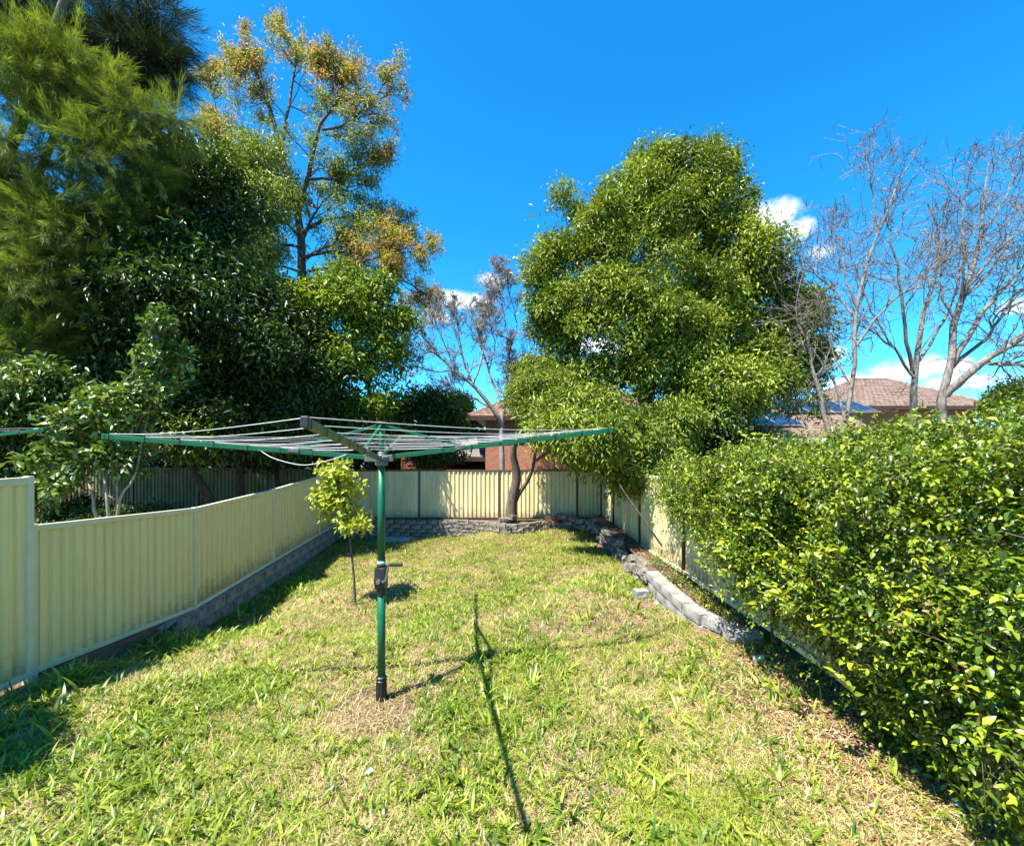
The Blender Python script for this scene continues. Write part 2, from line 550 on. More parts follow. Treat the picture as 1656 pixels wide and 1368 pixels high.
# ------------------------------------------------------------------ the lawn and the ground around it
CTRL = np.array([
    (-4.6, 4.3, .05), (-4.6, 5.5, -.22), (-4.6, 7.3, -.52), (-4.7, 9.4, -.48), (-4.8, 12.9, -.33), (-1.23, 4.17, 0), (0, 12.8, -.05),
    (-2.2, 12.8, -.25), (2.2, 11.8, 0.02), (1.2, 12.6, 0.0), (2.1, 8.5, 0.08), (2.1, 6.85, .15), (2.5, 5.0, .3), (2.7, 3.4, .3), (2.6, 2.5, .3), (0, 3, 0),
    (1.2, 5, .05), (-3.5, 3.5, 0), (-2.6, 7.3, -.2), (0, 8, -.05), (-4.6, 2, .05), (2.6, 1, .2), (0, 1, 0), (-3.2, 10, -.3), (0, -3, 0), (-4, -3, 0), (3, -3, .1)])


def gz(x, y):
    x = np.asarray(x, float); y = np.asarray(y, float)
    w = 1.0 / (((x[..., None] - CTRL[:, 0]) ** 2 + (y[..., None] - CTRL[:, 1]) ** 2) + 0.25) ** 2
    z = (w * CTRL[:, 2]).sum(-1) / w.sum(-1)
    z = z + 0.012 * np.sin(x * 3.1 + y * 1.7) + 0.01 * np.sin(x * 5.3 - y * 4.1)
    return z


def lerp_tab(x, xs, ys): return float(np.interp(x, xs, ys))


def fence_x(d): return -4.71 - 0.028 * d      # left fence line


def build_lawn():
    xs = np.linspace(-5.1, 2.75, 110); ys = np.linspace(-3.0, 13.25, 210)
    X, Y = np.meshgrid(xs, ys)
    Z = gz(X, Y)
    V = np.stack([X, Y, Z], -1).reshape(-1, 3)
    nx = len(xs); ny = len(ys)
    idx = np.arange(nx * ny).reshape(ny, nx)
    Q = np.stack([idx[:-1, :-1], idx[:-1, 1:], idx[1:, 1:], idx[1:, :-1]], -1).reshape(-1, 4)
    m, nt, out = new_mat('dry_lawn_soil')
    N, L = nt.nodes, nt.links
    p = N.new('ShaderNodeBsdfPrincipled'); p.inputs['Roughness'].default_value = 1; p.inputs['Specular IOR Level'].default_value = 0.1
    tc = N.new('ShaderNodeTexCoord')
    n1 = N.new('ShaderNodeTexNoise'); n1.inputs['Scale'].default_value = 1.1; n1.inputs['Detail'].default_value = 8; n1.inputs['Roughness'].default_value = .7
    n2 = N.new('ShaderNodeTexNoise'); n2.inputs['Scale'].default_value = 45; n2.inputs['Detail'].default_value = 6
    L.new(tc.outputs['Object'], n1.inputs[0]); L.new(tc.outputs['Object'], n2.inputs[0])
    r1 = N.new('ShaderNodeValToRGB')
    r1.color_ramp.elements[0].position = .38; r1.color_ramp.elements[0].color = (.10, .075, .045, 1)
    r1.color_ramp.elements[1].position = .62; r1.color_ramp.elements[1].color = (.33, .225, .155, 1)
    r2 = N.new('ShaderNodeValToRGB')
    r2.color_ramp.elements[0].position = .36; r2.color_ramp.elements[0].color = (.35, .32, .28, 1)
    r2.color_ramp.elements[1].position = .62; r2.color_ramp.elements[1].color = (1.25, 1.2, 1.1, 1)
    L.new(n1.outputs[0], r1.inputs[0]); L.new(n2.outputs[0], r2.inputs[0])
    mm = N.new('ShaderNodeMix'); mm.data_type = 'RGBA'; mm.blend_type = 'MULTIPLY'; mm.inputs['Factor'].default_value = 1
    L.new(r1.outputs[0], mm.inputs['A']); L.new(r2.outputs[0], mm.inputs['B'])
    L.new(mm.outputs['Result'], p.inputs['Base Color'])
    b = N.new('ShaderNodeBump'); b.inputs['Strength'].default_value = .9; b.inputs['Distance'].default_value = .03
    L.new(n2.outputs[0], b.inputs['Height']); L.new(b.outputs[0], p.inputs['Normal'])
    L.new(p.outputs[0], out.inputs[0])
    o = part('lawn', quad_mesh('lawn', V, Q, m, smooth=True)); o['kind'] = 'structure'
    # the wider ground to the horizon
    g = MB()
    R = 900
    xs = [-R, -60, -12, -5.1, 2.75, 12, 60, R]; ys = [-R, -40, -3.0, 13.25, 60, R]
    for i in range(len(xs) - 1):
        for j in range(len(ys) - 1):
            if xs[i] == -5.1 and ys[j] == -3.0: continue
            z = -0.02
            g.add([(xs[i], ys[j], z), (xs[i + 1], ys[j], z), (xs[i + 1], ys[j + 1], z), (xs[i], ys[j + 1], z)], [(0, 1, 2, 3)])
    gm = surf('distant_ground', (.05, .07, .02), (.14, .12, .06), rough=1, scale=.6)
    o = g.build('ground', gm); o['kind'] = 'structure'


build_lawn()

# raised beds held by the little block walls
BACKWALL = [(-5.0, 12.98), (-3.6, 12.93), (-2.2, 12.88), (-1.2, 12.8), (-0.65, 12.62), (-0.3, 12.32), (0.1, 12.2), (0.5, 12.3), (0.85, 12.62), (1.3, 12.72), (1.8, 12.5), (2.1, 12.05), (2.2, 11.3)]
SIDEWALL_FAR = [(2.2, 11.3), (2.23, 10.0), (2.22, 8.6), (2.17, 6.95)]
SIDEWALL = [(2.17, 6.9), (2.18, 6.1), (2.25, 5.35), (2.44, 4.9)]


def bed(name, front, back, z):
    V = []; Q = []
    n = 40
    A = smooth_path([(x, y, 0) for x, y in front], n); B = smooth_path([(x, y, 0) for x, y in back], n)
    k = 8
    for i in range(n):
        for j in range(k + 1):
            q = A[i] + (B[i] - A[i]) * j / k
            V.append((q[0], q[1], z + 0.03 * math.sin(q[0] * 7) * math.sin(q[1] * 5) + RNG.normal() * 0.008))
    for i in range(n - 1):
        for j in range(k):
            Q.append((i * (k + 1) + j, i * (k + 1) + j + 1, (i + 1) * (k + 1) + j + 1, (i + 1) * (k + 1) + j))
    o = part(name, raw_mesh(name, V, Q, M_SOIL, True)); o['kind'] = 'structure'


bed('garden_bed', [(x, y + .07) for x, y in BACKWALL[:10]] + [(2.0, 12.7)], [(-5.05, 13.22), (2.62, 13.22)], 0.17)
bed('garden_bed', [(x + .07, y) for x, y in [(2.1, 12.4)] + SIDEWALL_FAR + SIDEWALL[1:]], [(2.64, 13.2), (2.64, 9), (2.64, 4.8)], 0.36)

# ------------------------------------------------------------------ fences


def sheet_mesh(w, zt0, zt1, zb0, zb1, pitch=0.131, depth=0.028, mat=M_CREAM):
    """trapezoid ribbed steel sheet, along +X from 0 to w, ribs stand towards -Y"""
    prof = []
    x = 0.0
    while x < w - 1e-4:
        for dx, dy in ((0, 0), (pitch * .50, 0), (pitch * .62, -depth), (pitch * .88, -depth)):
            if x + dx < w: prof.append((x + dx, dy))
        x += pitch
    prof.append((w, 0))
    V = []; Fc = []
    for x, y in prof:
        t = x / w
        V.append((x, y, zb0 + (zb1 - zb0) * t)); V.append((x, y, zt0 + (zt1 - zt0) * t))
    n = len(prof)
    for i in range(n - 1): Fc.append((2 * i, 2 * i + 2, 2 * i + 3, 2 * i + 1))
    # 1 mm back skin so that the steel has a thickness
    for x, y in prof:
        t = x / w
        V.append((x, y + .0015, zb0 + (zb1 - zb0) * t)); V.append((x, y + .0015, zt0 + (zt1 - zt0) * t))
    b = 2 * n
    for i in range(n - 1): Fc.append((b + 2 * i, b + 2 * i + 1, b + 2 * i + 3, b + 2 * i + 2))
    return raw_mesh('fence_sheet', V, Fc, mat)


def fence(label, posts, post_mat, rail_mat, sheet_mat, nsheets=3, post_w=0.05, end_posts=(True, True), cap=0.055):
    """posts: (x, y, ztop, zbottom); yard side is to the right of the travel direction's -normal"""
    p0 = posts[0]
    root = thing('fence', label, 'fence', (p0[0], p0[1], p0[3]))
    R0 = Vector(root.location)
    for i, (x, y, zt, zb) in enumerate(posts):
        if (i == 0 and not end_posts[0]) or (i == len(posts) - 1 and not end_posts[1]): continue
        j = min(i, len(posts) - 2)
        a = math.atan2(posts[j + 1][1] - posts[j][1], posts[j + 1][0] - posts[j][0])
        m = MB(); m.box(-post_w / 2, -0.034, -0.35, post_w / 2, 0.03, zt - zb + 0.012)
        o = m.build('post', post_mat, root, bevel=0.004)
        o.location = Vector((x, y, zb)) - R0; o.rotation_euler.z = a
    for i in range(len(posts) - 1):
        a, b = posts[i], posts[i + 1]
        dx, dy = b[0] - a[0], b[1] - a[1]
        W = math.hypot(dx, dy); ang = math.atan2(dy, dx)
        for nm, k, hh in (('top_rail', 2, cap), ('bottom_rail', 3, 0.05)):
            m = MB()
            z0, z1 = a[k], b[k]
            lo, hi = (-hh, 0.004) if k == 2 else (-0.004, hh)
            x0, x1 = post_w / 2, W - post_w / 2
            zz = lambda t: (z0 + (z1 - z0) * t / W) - z0
            V = []
            for t in (x0, x1):
                for yy, z in ((-0.037, lo), (0.026, lo), (0.026, hi), (-0.037, hi)): V.append((t, yy, zz(t) + z))
            m.add(V, [(0, 1, 2, 3), (7, 6, 5, 4), (0, 4, 5, 1), (1, 5, 6, 2), (2, 6, 7, 3), (3, 7, 4, 0)])
            o = m.build(nm, rail_mat, root, bevel=0.004)
            o.location = Vector((a[0], a[1], z0)) - R0; o.rotation_euler.z = ang
        sw = (W - post_w * .6) / nsheets
        for s in range(nsheets):
            t0 = (post_w * .3 + s * sw) / W; t1 = (post_w * .3 + (s + 1) * sw) / W
            f = lambda k, t: a[k] + (b[k] - a[k]) * t
            me = sheet_mesh(sw + (0.012 if s < nsheets - 1 else 0), f(2, t0) - a[3] - .01, f(2, t1) - a[3] - .01, f(3, t0) - a[3] + .01, f(3, t1) - a[3] + .01, mat=sheet_mat)
            o = part('fence_sheet', me, root)
            nvec = Vector((math.sin(ang), -math.cos(ang), 0)) * (0.002 * (s % 2))
            o.location = Vector((a[0] + dx * t0, a[1] + dy * t0, a[3])) + nvec - R0
            o.rotation_euler.z = ang
    return root


def lp(n, off=0): return 4.46 + 2.36 * n


d_s = [4.46, 6.82, 9.18, 11.54, 13.17]
tops = [1.59, 1.43, 1.48, 1.60, 1.66]
bots = [0.10, -0.12, -0.02, 0.07, 0.12]
LF = [(fence_x(d), d, t, b) for d, t, b in zip(d_s, tops, bots)]
# travel towards -y puts the ribs on the yard side (+x)
fence('low cream corrugated steel fence on a concrete block base along the left of the lawn', LF[::-1][:-1] + [LF[0]],
      M_RAILC, M_RAILC, M_CREAM)
fence('taller cream steel fence panel at the left edge of the picture', [(fence_x(d) + 0.02, d, t, b) for d, t, b in
      ((4.40, 2.08, .10), (3.75, 2.08, .1))], M_RAILC, M_RAILC, M_CREAM, nsheets=1, post_w=0.06, cap=0.07)
# back fence, brown posts
BX = [-5.08, -2.77, -0.39, 1.95, 2.66]
fence('sunlit cream steel back fence with brown posts behind the low grey block wall', [(x, 13.22, 1.66 + (0.01 if i % 2 else 0), 0.20) for i, x in enumerate(BX)],
      M_BROWNM, M_BROWNM, M_CREAM_B, end_posts=(False, True), cap=0.04)
M_CREAM_SHADE = surf('shade_darkened_cream_sheet', (.10, .08, .035), (.24, .20, .09), rough=.7, scale=2.2, stretch=(1, 1, .3))  # cream sheet with the shade of the trees put into its colour
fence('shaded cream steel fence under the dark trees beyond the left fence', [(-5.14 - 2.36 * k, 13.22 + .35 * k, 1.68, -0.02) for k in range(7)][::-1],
      M_BROWNM, M_BROWNM, M_CREAM_SHADE, cap=0.04)
RD = [13.15, 11.55, 9.2, 6.84, 4.48, 2.12, -0.24, -2.6]
fence('cream steel fence with brown posts beside the hedge on the right', [(2.66, d, 2.4 - .56 - (0.03 if d > 9 else 0), b) for d, b in
      zip(RD, (0.22, 0.24, 0.30, 0.42, 0.50, .5, .5, .5))][::-1], M_BROWNM, M_RAILC, M_CREAM_B, cap=0.05)

# ------------------------------------------------------------------ block walls


def block_variants(l, w, h, rough, mat, n=4):
    out = []
    for k in range(n):
        V = []; Fc = []
        xs = np.linspace(-l / 2, l / 2, 5); zs = np.linspace(0, h, 4)
        for yi, y in enumerate((-w / 2, w / 2)):
            for z in zs:
                for x in xs:
                    edge = abs(x) > l / 2 - 1e-6 or z < 1e-6 or z > h - 1e-6
                    j = RNG.normal() * rough
                    ch = 0.006 if edge else 0
                    V.append((x + RNG.normal() * rough * .3, y + ((ch if yi == 0 else -ch)) + (j if yi == 0 else 0), z + RNG.normal() * rough * .15))
        g = lambda yi, iz, ix: yi * 20 + iz * 5 + ix
        for iz in range(3):
            for ix in range(4):
                Fc.append((g(0, iz, ix), g(0, iz, ix + 1), g(0, iz + 1, ix + 1), g(0, iz + 1, ix)))
                Fc.append((g(1, iz, ix), g(1, iz + 1, ix), g(1, iz + 1, ix + 1), g(1, iz, ix + 1)))
        for ix in range(4):
            Fc.append((g(0, 3, ix), g(0, 3, ix + 1), g(1, 3, ix + 1), g(1, 3, ix)))
            Fc.append((g(0, 0, ix), g(1, 0, ix), g(1, 0, ix + 1), g(0, 0, ix + 1)))
        for iz in range(3):
            Fc.append((g(0, iz, 0), g(0, iz + 1, 0), g(1, iz + 1, 0), g(1, iz, 0)))
            Fc.append((g(0, iz, 4), g(1, iz, 4), g(1, iz + 1, 4), g(0, iz + 1, 4)))
        out.append(raw_mesh('block', V, Fc, mat))
    return out


def wall_along(label, path, zf, courses, meshes, L, H, mortar=0.013, jit=0.006, cap=None, skip=0.0, tilt=True, lean=0.0):
    """blocks laid along a path; zf(s, x, y) gives the TOP of the wall, courses run downwards"""
    P = smooth_path([(x, y, 0) for x, y in path], 400)
    seg = np.linalg.norm(np.diff(P, axis=0), axis=1); cum = np.concatenate(([0], np.cumsum(seg))); tot = cum[-1]
    root = thing('block_wall', label, 'wall', (P[0][0], P[0][1], float(zf(P[0][0], P[0][1]))))
    R0 = Vector(root.location)
    for c in range(courses):
        s = (L + mortar) * (0.5 if c % 2 else 0.0)
        s = max(s, 0)
        while s + L * .6 < tot:
            if RNG.random() < skip and c == 0: s += L + mortar; continue
            sm = s + L / 2
            i = min(np.searchsorted(cum, min(sm, tot)), len(P) - 1)
            a = P[max(i - 6, 0)]; b = P[min(i + 6, len(P) - 1)]
            ang = math.atan2(b[1] - a[1], b[0] - a[0])
            x, y = P[i][0], P[i][1]
            z = float(zf(x, y)) - (c + 1) * (H + mortar * .6)
            o = bpy.data.objects.new('block', meshes[RNG.integers(len(meshes))])
            link(o, root)
            sl = (float(zf(b[0], b[1])) - float(zf(a[0], a[1]))) / max(math.hypot(b[0] - a[0], b[1] - a[1]), 1e-3)
            o.rotation_euler = (RNG.normal() * jit, -math.atan(sl) + RNG.normal() * jit * .6, ang + RNG.normal() * jit * 1.5)
            back = Vector((-math.sin(ang), math.cos(ang), 0)) * (lean * (courses - c) * -1 + RNG.normal() * jit * .6)
            o.location = Vector((x, y, z)) + back - R0
            s += L + mortar
    return root


bv_left = block_variants(0.385, 0.16, 0.19, 0.003, M_BLOCK)
# left base: below the fence, travelling towards the camera so that the front (-y local) faces the yard
ltop = lambda x, y: np.interp(y, d_s, bots) - 0.008
wall_along('grey concrete block base under the low left fence', [(fence_x(d) + .02, d) for d in (13.05, 11, 9, 6.35)], ltop, 3, bv_left, 0.385, 0.19, jit=0.008)
# pale block that catches the sun where the base begins, and the plinth board
b = MB(); b.box(-.15, -.06, 0, .15, .06, .04); o = b.build('paver', M_BLOCKL, bevel=.004)
o.location = (fence_x(6.15) + .045, 6.2, -.125); o.rotation_euler = (0.03, .1, math.radians(-80))
tag(o, 'pale concrete paver catching the sun where the left block base begins', 'paver')
m = MB()
V = []
for d in (6.3, 4.44):
    for x, z in ((-.02, -.38), (.025, -.38), (.025, -.01), (-.02, -.01)):
        V.append((fence_x(d) + x, d, float(np.interp(d, d_s, bots)) + z))
m.add(V, [(0, 1, 2, 3), (7, 6, 5, 4), (0, 4, 5, 1), (1, 5, 6, 2), (2, 6, 7, 3), (3, 7, 4, 0)])
tag(m.build('plinth_board', M_BOARD), 'brown plinth board below the nearest bay of the low left fence', 'board')

bv_back = block_variants(0.30, 0.15, 0.112, 0.007, M_BLOCKD, 6)
wall_along('low grey split-face block wall curving round the tree at the back of the lawn', BACKWALL[:-3] + [(1.75, 12.6)], lambda x, y: 0.235 + 0.01 * math.sin(x * 3), 6, bv_back, 0.30, 0.112, jit=0.02)
wall_along('dark broken block wall in the shaded back right corner', BACKWALL[-4:] + SIDEWALL_FAR[1:], lambda x, y: 0.42 + 0.05 * math.sin(y * 5) + 0.03 * math.sin(y * 13), 3, bv_back, 0.30, 0.14, jit=0.09, skip=0.3)
bv_side = block_variants(0.33, 0.2, 0.115, 0.006, M_BLOCKL, 5)
zs_side = lambda x, y: np.interp(y, [4.9, 5.3, 6.1, 6.9], [0.43, 0.435, 0.46, 0.46])
wall_along('pale grey curved block wall edging the bed under the right fence', SIDEWALL[::-1], zs_side, 3, bv_side, 0.33, 0.125, jit=0.004)


def single_block(me, loc, rot, label, cat='block'):
    o = bpy.data.objects.new('concrete_block', me); link(o)
    o.location = loc; o.rotation_euler = rot
    tag(o, label, cat)


lb = block_variants(0.19, 0.16, 0.13, 0.003, M_BLOCKL, 2)
p = at(1036, 966, 6.5); single_block(lb[0], (p[0], p[1], float(gz(p[0], p[1])) + .0), (0, .02, .2), 'loose pale block standing on the grass left of the curved block wall')
p = at(1197, 1020, 4.72); single_block(bv_side[1], (p[0] + .02, p[1], float(gz(p[0], p[1])) + .03), (0.05, .06, -0.15), 'loose pale block lying at the near end of the curved block wall')
for k, (px, py, dd, rz) in enumerate(((815, 836, 12.5, .4), (829, 829, 12.55, 1.1))):
    p = at(px, py, dd); single_block(bv_back[k], (p[0], p[1], 0.24 if k == 0 else 0.3), (0.1, .1 * k, rz),
                                     ('loose dark block at the foot of the forked back tree', 'loose dark block resting on top of another beside the forked back tree')[k])
m = MB(); m.box(-.45, -.28, -.05, .45, .28, .03); o = m.build('concrete_slab', M_CONC, bevel=.01)
p = at(640, 866, 12.45); o.location = (p[0], p[1], float(gz(p[0], p[1])) + .03)
tag(o, 'grey concrete slab in the grass before the shaded end of the back block wall', 'slab')

# ------------------------------------------------------------------ rotary clothes line


def make_hoist(label, base, hub, tips, ztop, pole_r=0.037, crank=True, wires=7):
    root = thing('rotary_clothes_line', label, 'clothes line', base, 'rotary clothes lines')
    B = np.array(base, float)
    h = np.array(hub, float) - B
    z_c = 1.34 - 0.0
    # pole
    m = MB(); m.lathe([(pole_r, 0.16), (pole_r, 1.10)], 20); m.build('lower_pole', M_GREEN, root, smooth=True)
    m = MB(); m.lathe([(pole_r - .003, 1.27), (pole_r - .003, h[2] - .03)], 20); m.build('upper_pole', M_GREEN, root, smooth=True)
    m = MB(); m.lathe([(.022, h[2] + .0), (.022, ztop - B[2] - .01)], 14); m.build('head_tube', M_GREEN, root, smooth=True)
    m = MB(); m.lathe([(.05, -.03), (.046, .1), (.044, .17), (.05, .175), (.05, .185), (.044, .19), (.046, .2), (.05, .205), (.05, .215), (.040, .225)], 20)
    for k in range(10):
        a = k * math.pi / 5
        m.bar((.047 * math.cos(a), .047 * math.sin(a), 0.0), (.045 * math.cos(a), .045 * math.sin(a), .165), .01, .01, up=(math.cos(a), math.sin(a), 0))
    m.build('ground_socket', M_BLACK, root, smooth=False)
    m = MB(); m.lathe([(.0375, 1.27), (.0375, 1.305)], 20); o = m.build('sticker', M_TEAL, root, smooth=True)
    m = MB(); m.lathe([(.0395, 1.258), (.0395, 1.272)], 20); m.build('collar', M_BLACK, root)
    m = MB(); m.lathe([(.0395, 1.325), (.0395, 1.335)], 20); m.build('collar', M_BLACK, root)
    # crank box
    m = MB()
    m.add([(-.045, -.06, 1.05), (.045, -.06, 1.05), (.05, .05, 1.05), (-.05, .05, 1.05), (-.05, -.075, 1.13), (.05, -.075, 1.13), (.05, .05, 1.13), (-.05, .05, 1.13),
           (-.045, -.065, 1.25), (.045, -.065, 1.25), (.045, .05, 1.25), (-.045, .05, 1.25)],
          [(3, 2, 1, 0), (0, 1, 5, 4), (1, 2, 6, 5), (2, 3, 7, 6), (3, 0, 4, 7), (4, 5, 9, 8), (5, 6, 10, 9), (6, 7, 11, 10), (7, 4, 8, 11), (8, 9, 10, 11)])
    m.lathe([(.042, 0.98), (.046, 1.0), (.046, 1.05)], 16)
    g = m.build('crank_box', M_BLACK, root, bevel=.006)
    m = MB(); m.lathe([(.02, 0), (.02, .045)], 12)
    V, Fc = m.V, m.F
    m2 = MB(); m2.add([(x, -.075 - z + .0, 1.135 + y) for x, y, z in V], Fc)
    m2.bar((.035, -.10, 1.13), (.075, -.105, 1.16), .022, .02)
    m2.bar((.07, -.105, 1.155), (.095, -.105, 1.29), .018, .02, up=(0, 1, 0))
    m2.bar((.088, -.105, 1.285), (.115, -.105, 1.30), .02, .022)
    hd = m2.build('crank_handle', M_GREYM, root, bevel=.003)
    m = MB(); m.bar((.105, -.105, 1.295), (.225, -.105, 1.292), .03, .03); m.build('grip', M_BLACK, hd, bevel=.008)
    # hub
    m = MB(); m.lathe([(.045, h[2] - .07), (.06, h[2] - .06), (.06, h[2] - .03), (.05, h[2] - .02), (.075, h[2] - .015), (.075, h[2] + .015), (.04, h[2] + .03), (.03, h[2] + .06)], 18)
    for t in tips:
        dv = Vector(t) - Vector(hub); dv.z = 0; dv.normalize()
        a = Vector(h) + dv * .04; m.bar(a, a + dv * .09, .06, .06)
    hubo = m.build('hub', M_GREYM, root, bevel=.004)
    m = MB(); m.lathe([(.028, ztop - B[2] - .05), (.034, ztop - B[2] - .04), (.034, ztop - B[2] - .015), (.062, ztop - B[2] - .008), (.06, ztop - B[2]), (.02, ztop - B[2] + .012)], 18)
    m.build('top_cap', M_BLACK, root, smooth=True)
    ends = []
    for k, t in enumerate(tips):
        t = np.array(t, float) - B
        d = t - h; Ld = np.linalg.norm(d); u = d / Ld
        s = h + u * 0.09
        mat = M_GREENF if k == 0 else M_GREEN
        m = MB(); m.bar(s, t, .028, .044)
        arm = m.build('arm', mat, root, bevel=.004)
        if k == 0: arm['label'] = 'faded green arm blotched with lichen, pointing at the viewer'
        m = MB(); m.bar(t - u * .005, t + u * .02, .034, .050); m.build('end_cap', M_BLACK if k == 0 else M_GREEN, arm, bevel=.004)
        # stay from the top collar
        a = np.array([0, 0, ztop - B[2] - .03]) + np.append(nrm(u[:2]), 0) * .03; bpt = h + u * Ld * 0.33 + np.array([0, 0, .03])
        m = MB(); m.bar(a, bpt, .022, .026); m.build('stay', M_GREEN, root, bevel=.003)
        m = MB(); m.bar(bpt - u * .045 - np.array([0, 0, .02]), bpt + u * .045 - np.array([0, 0, .02]), .06, .035); m.build('stay_bracket', M_GREYM, arm, bevel=.004)
        fr = np.linspace(0.26, 0.985, wires)
        for q in fr:
            c = h + u * Ld * q
            m = MB(); m.bar(c - u * .004, c + u * .004, .034, .050); m.build('line_tie', M_BLACK, arm)
        ends.append([h + u * Ld * q + np.array([0, 0, .027]) for q in fr])
    n = len(tips)
    for k in range(n):
        A, Bq = ends[k], ends[(k + 1) % n]
        for i in range(wires):
            tt = np.linspace(0, 1, 9)[:, None]
            p = A[i] + (Bq[i] - A[i]) * tt
            p[:, 2] -= np.sin(tt[:, 0] * math.pi) * (0.012 + 0.012 * RNG.random()) * (i + 1) / 3
            V, Q = tubes([(p, np.full(9, .0022), 5)])
            part('wire', quad_mesh('wire', V, Q, M_WIRE, smooth=True), root)
    return root, h, tips


base = np.array((-1.23, 4.165, float(gz(-1.23, 4.165))))
d0 = 4.165
hub = at(613, 741, d0)
tL = at(170, 706, d0 * .912); tR = at(988, 696, d0 * 1.088); tF = at(494, 683, d0 * .4585)
tB = 2 * np.array(hub) - tF; tB[2] = HC + 0.12
hoist, hh, _ = make_hoist('green rotary clothes line with black crank standing in the middle of the lawn', base, hub, [tR, tB, tL, tF][::-1], HC + (720 - 683) / F * d0)
# the loop of slack line hanging below the left arm
pp = smooth_path([at(418, 727, 3.9), at(445, 742, 3.85), at(490, 752, 3.75), at(530, 745, 3.6), at(560, 735, 3.4)], 20) - base
V, Q = tubes([(pp, np.full(20, .003), 5)])
o = part('wire', quad_mesh('wire', V, Q, M_WIRE, smooth=True), hoist); o['label'] = 'slack grey line looping below the left arm'


def dup(root, loc, rz, label):
    r = root.copy(); COL.objects.link(r); r.location = loc; r.rotation_euler = (0, 0, rz); r['label'] = label
    for ch in list(root.children):
        c = ch.copy(); COL.objects.link(c); c.parent = r
        for g in ch.children:
            q = g.copy(); COL.objects.link(q); q.parent = c
    return r


# neighbour's line: its right arm tip shows at the left edge
hoist2 = dup(hoist, (0, 0, 0), math.radians(-6), 'second green clothes line beyond the left fence, one arm tip showing at the picture edge')
tip_local = np.array(tR) - base
ca, sa = math.cos(math.radians(-6)), math.sin(math.radians(-6))
want = at(70, 695, 6.3)
hoist2.location = (want[0] - (tip_local[0] * ca - tip_local[1] * sa), want[1] - (tip_local[0] * sa + tip_local[1] * ca), want[2] - tip_local[2])

# ------------------------------------------------------------------ houses


def brick_mat(name, c1, c2, mortar, scale=1.0):
    m, nt, out = new_mat(name)
    N, L = nt.nodes, nt.links
    p = N.new('ShaderNodeBsdfPrincipled'); p.inputs['Roughness'].default_value = .9
    tc = N.new('ShaderNodeTexCoord')
    sp = N.new('ShaderNodeSeparateXYZ'); cb = N.new('ShaderNodeCombineXYZ')
    L.new(tc.outputs['Object'], sp.inputs[0])
    ad = N.new('ShaderNodeMath'); ad.operation = 'ADD'
    L.new(sp.outputs[0], ad.inputs[0]); L.new(sp.outputs[1], ad.inputs[1])
    L.new(ad.outputs[0], cb.inputs[0]); L.new(sp.outputs[2], cb.inputs[1])
    b = N.new('ShaderNodeTexBrick')
    b.inputs['Color1'].default_value = (*c1, 1); b.inputs['Color2'].default_value = (*c2, 1); b.inputs['Mortar'].default_value = (*mortar, 1)
    b.inputs['Scale'].default_value = 1; b.inputs['Brick Width'].default_value = .24; b.inputs['Row Height'].default_value = .086
    b.inputs['Mortar Size'].default_value = .006
    L.new(cb.outputs[0], b.inputs[0]); L.new(b.outputs[0], p.inputs['Base Color'])
    bp = N.new('ShaderNodeBump'); bp.inputs['Strength'].default_value = .6; bp.inputs['Distance'].default_value = .01; bp.invert = True
    L.new(b.outputs['Fac'], bp.inputs['Height']); L.new(bp.outputs[0], p.inputs['Normal'])
    L.new(p.outputs[0], out.inputs[0])
    return m


M_BRICK = brick_mat('orange_red_brick', (.42, .15, .075), (.33, .11, .06), (.38, .3, .24))
M_BRICKB = brick_mat('brown_brick', (.20, .085, .05), (.15, .06, .04), (.2, .15, .12))
M_TILEB = surf('brown_concrete_tile', (.13, .075, .055), (.24, .15, .115), rough=.85, scale=3, bump=.2)
M_TILEG = surf('grey_brown_concrete_tile', (.12, .11, .10), (.24, .22, .20), rough=.9, scale=3, bump=.2)
M_TILEP = surf('pinkish_brown_weathered_tile', (.12, .075, .055), (.24, .165, .13), rough=.9, scale=2.5, bump=.2)
M_FASC = surf('dark_brown_fascia', (.05, .028, .02), (.075, .04, .03), rough=.5, scale=4)
M_GUT = surf('off_white_gutter', (.6, .6, .57), (.7, .7, .68), rough=.4, scale=4)
M_GLASS = surf('dark_window_glass', (.015, .018, .02), (.03, .035, .04), rough=.08, scale=2, spec=.8)
M_PV = surf('blue_black_solar_cell', (.008, .013, .035), (.015, .025, .06), rough=.15, scale=3, spec=.7)
M_ALU = surf('aluminium_frame', (.5, .5, .5), (.6, .6, .6), rough=.35, scale=5, metal=.6)
M_DARK = surf('unlit_interior', (.012, .011, .010), (.02, .018, .016), rough=.9, scale=2)


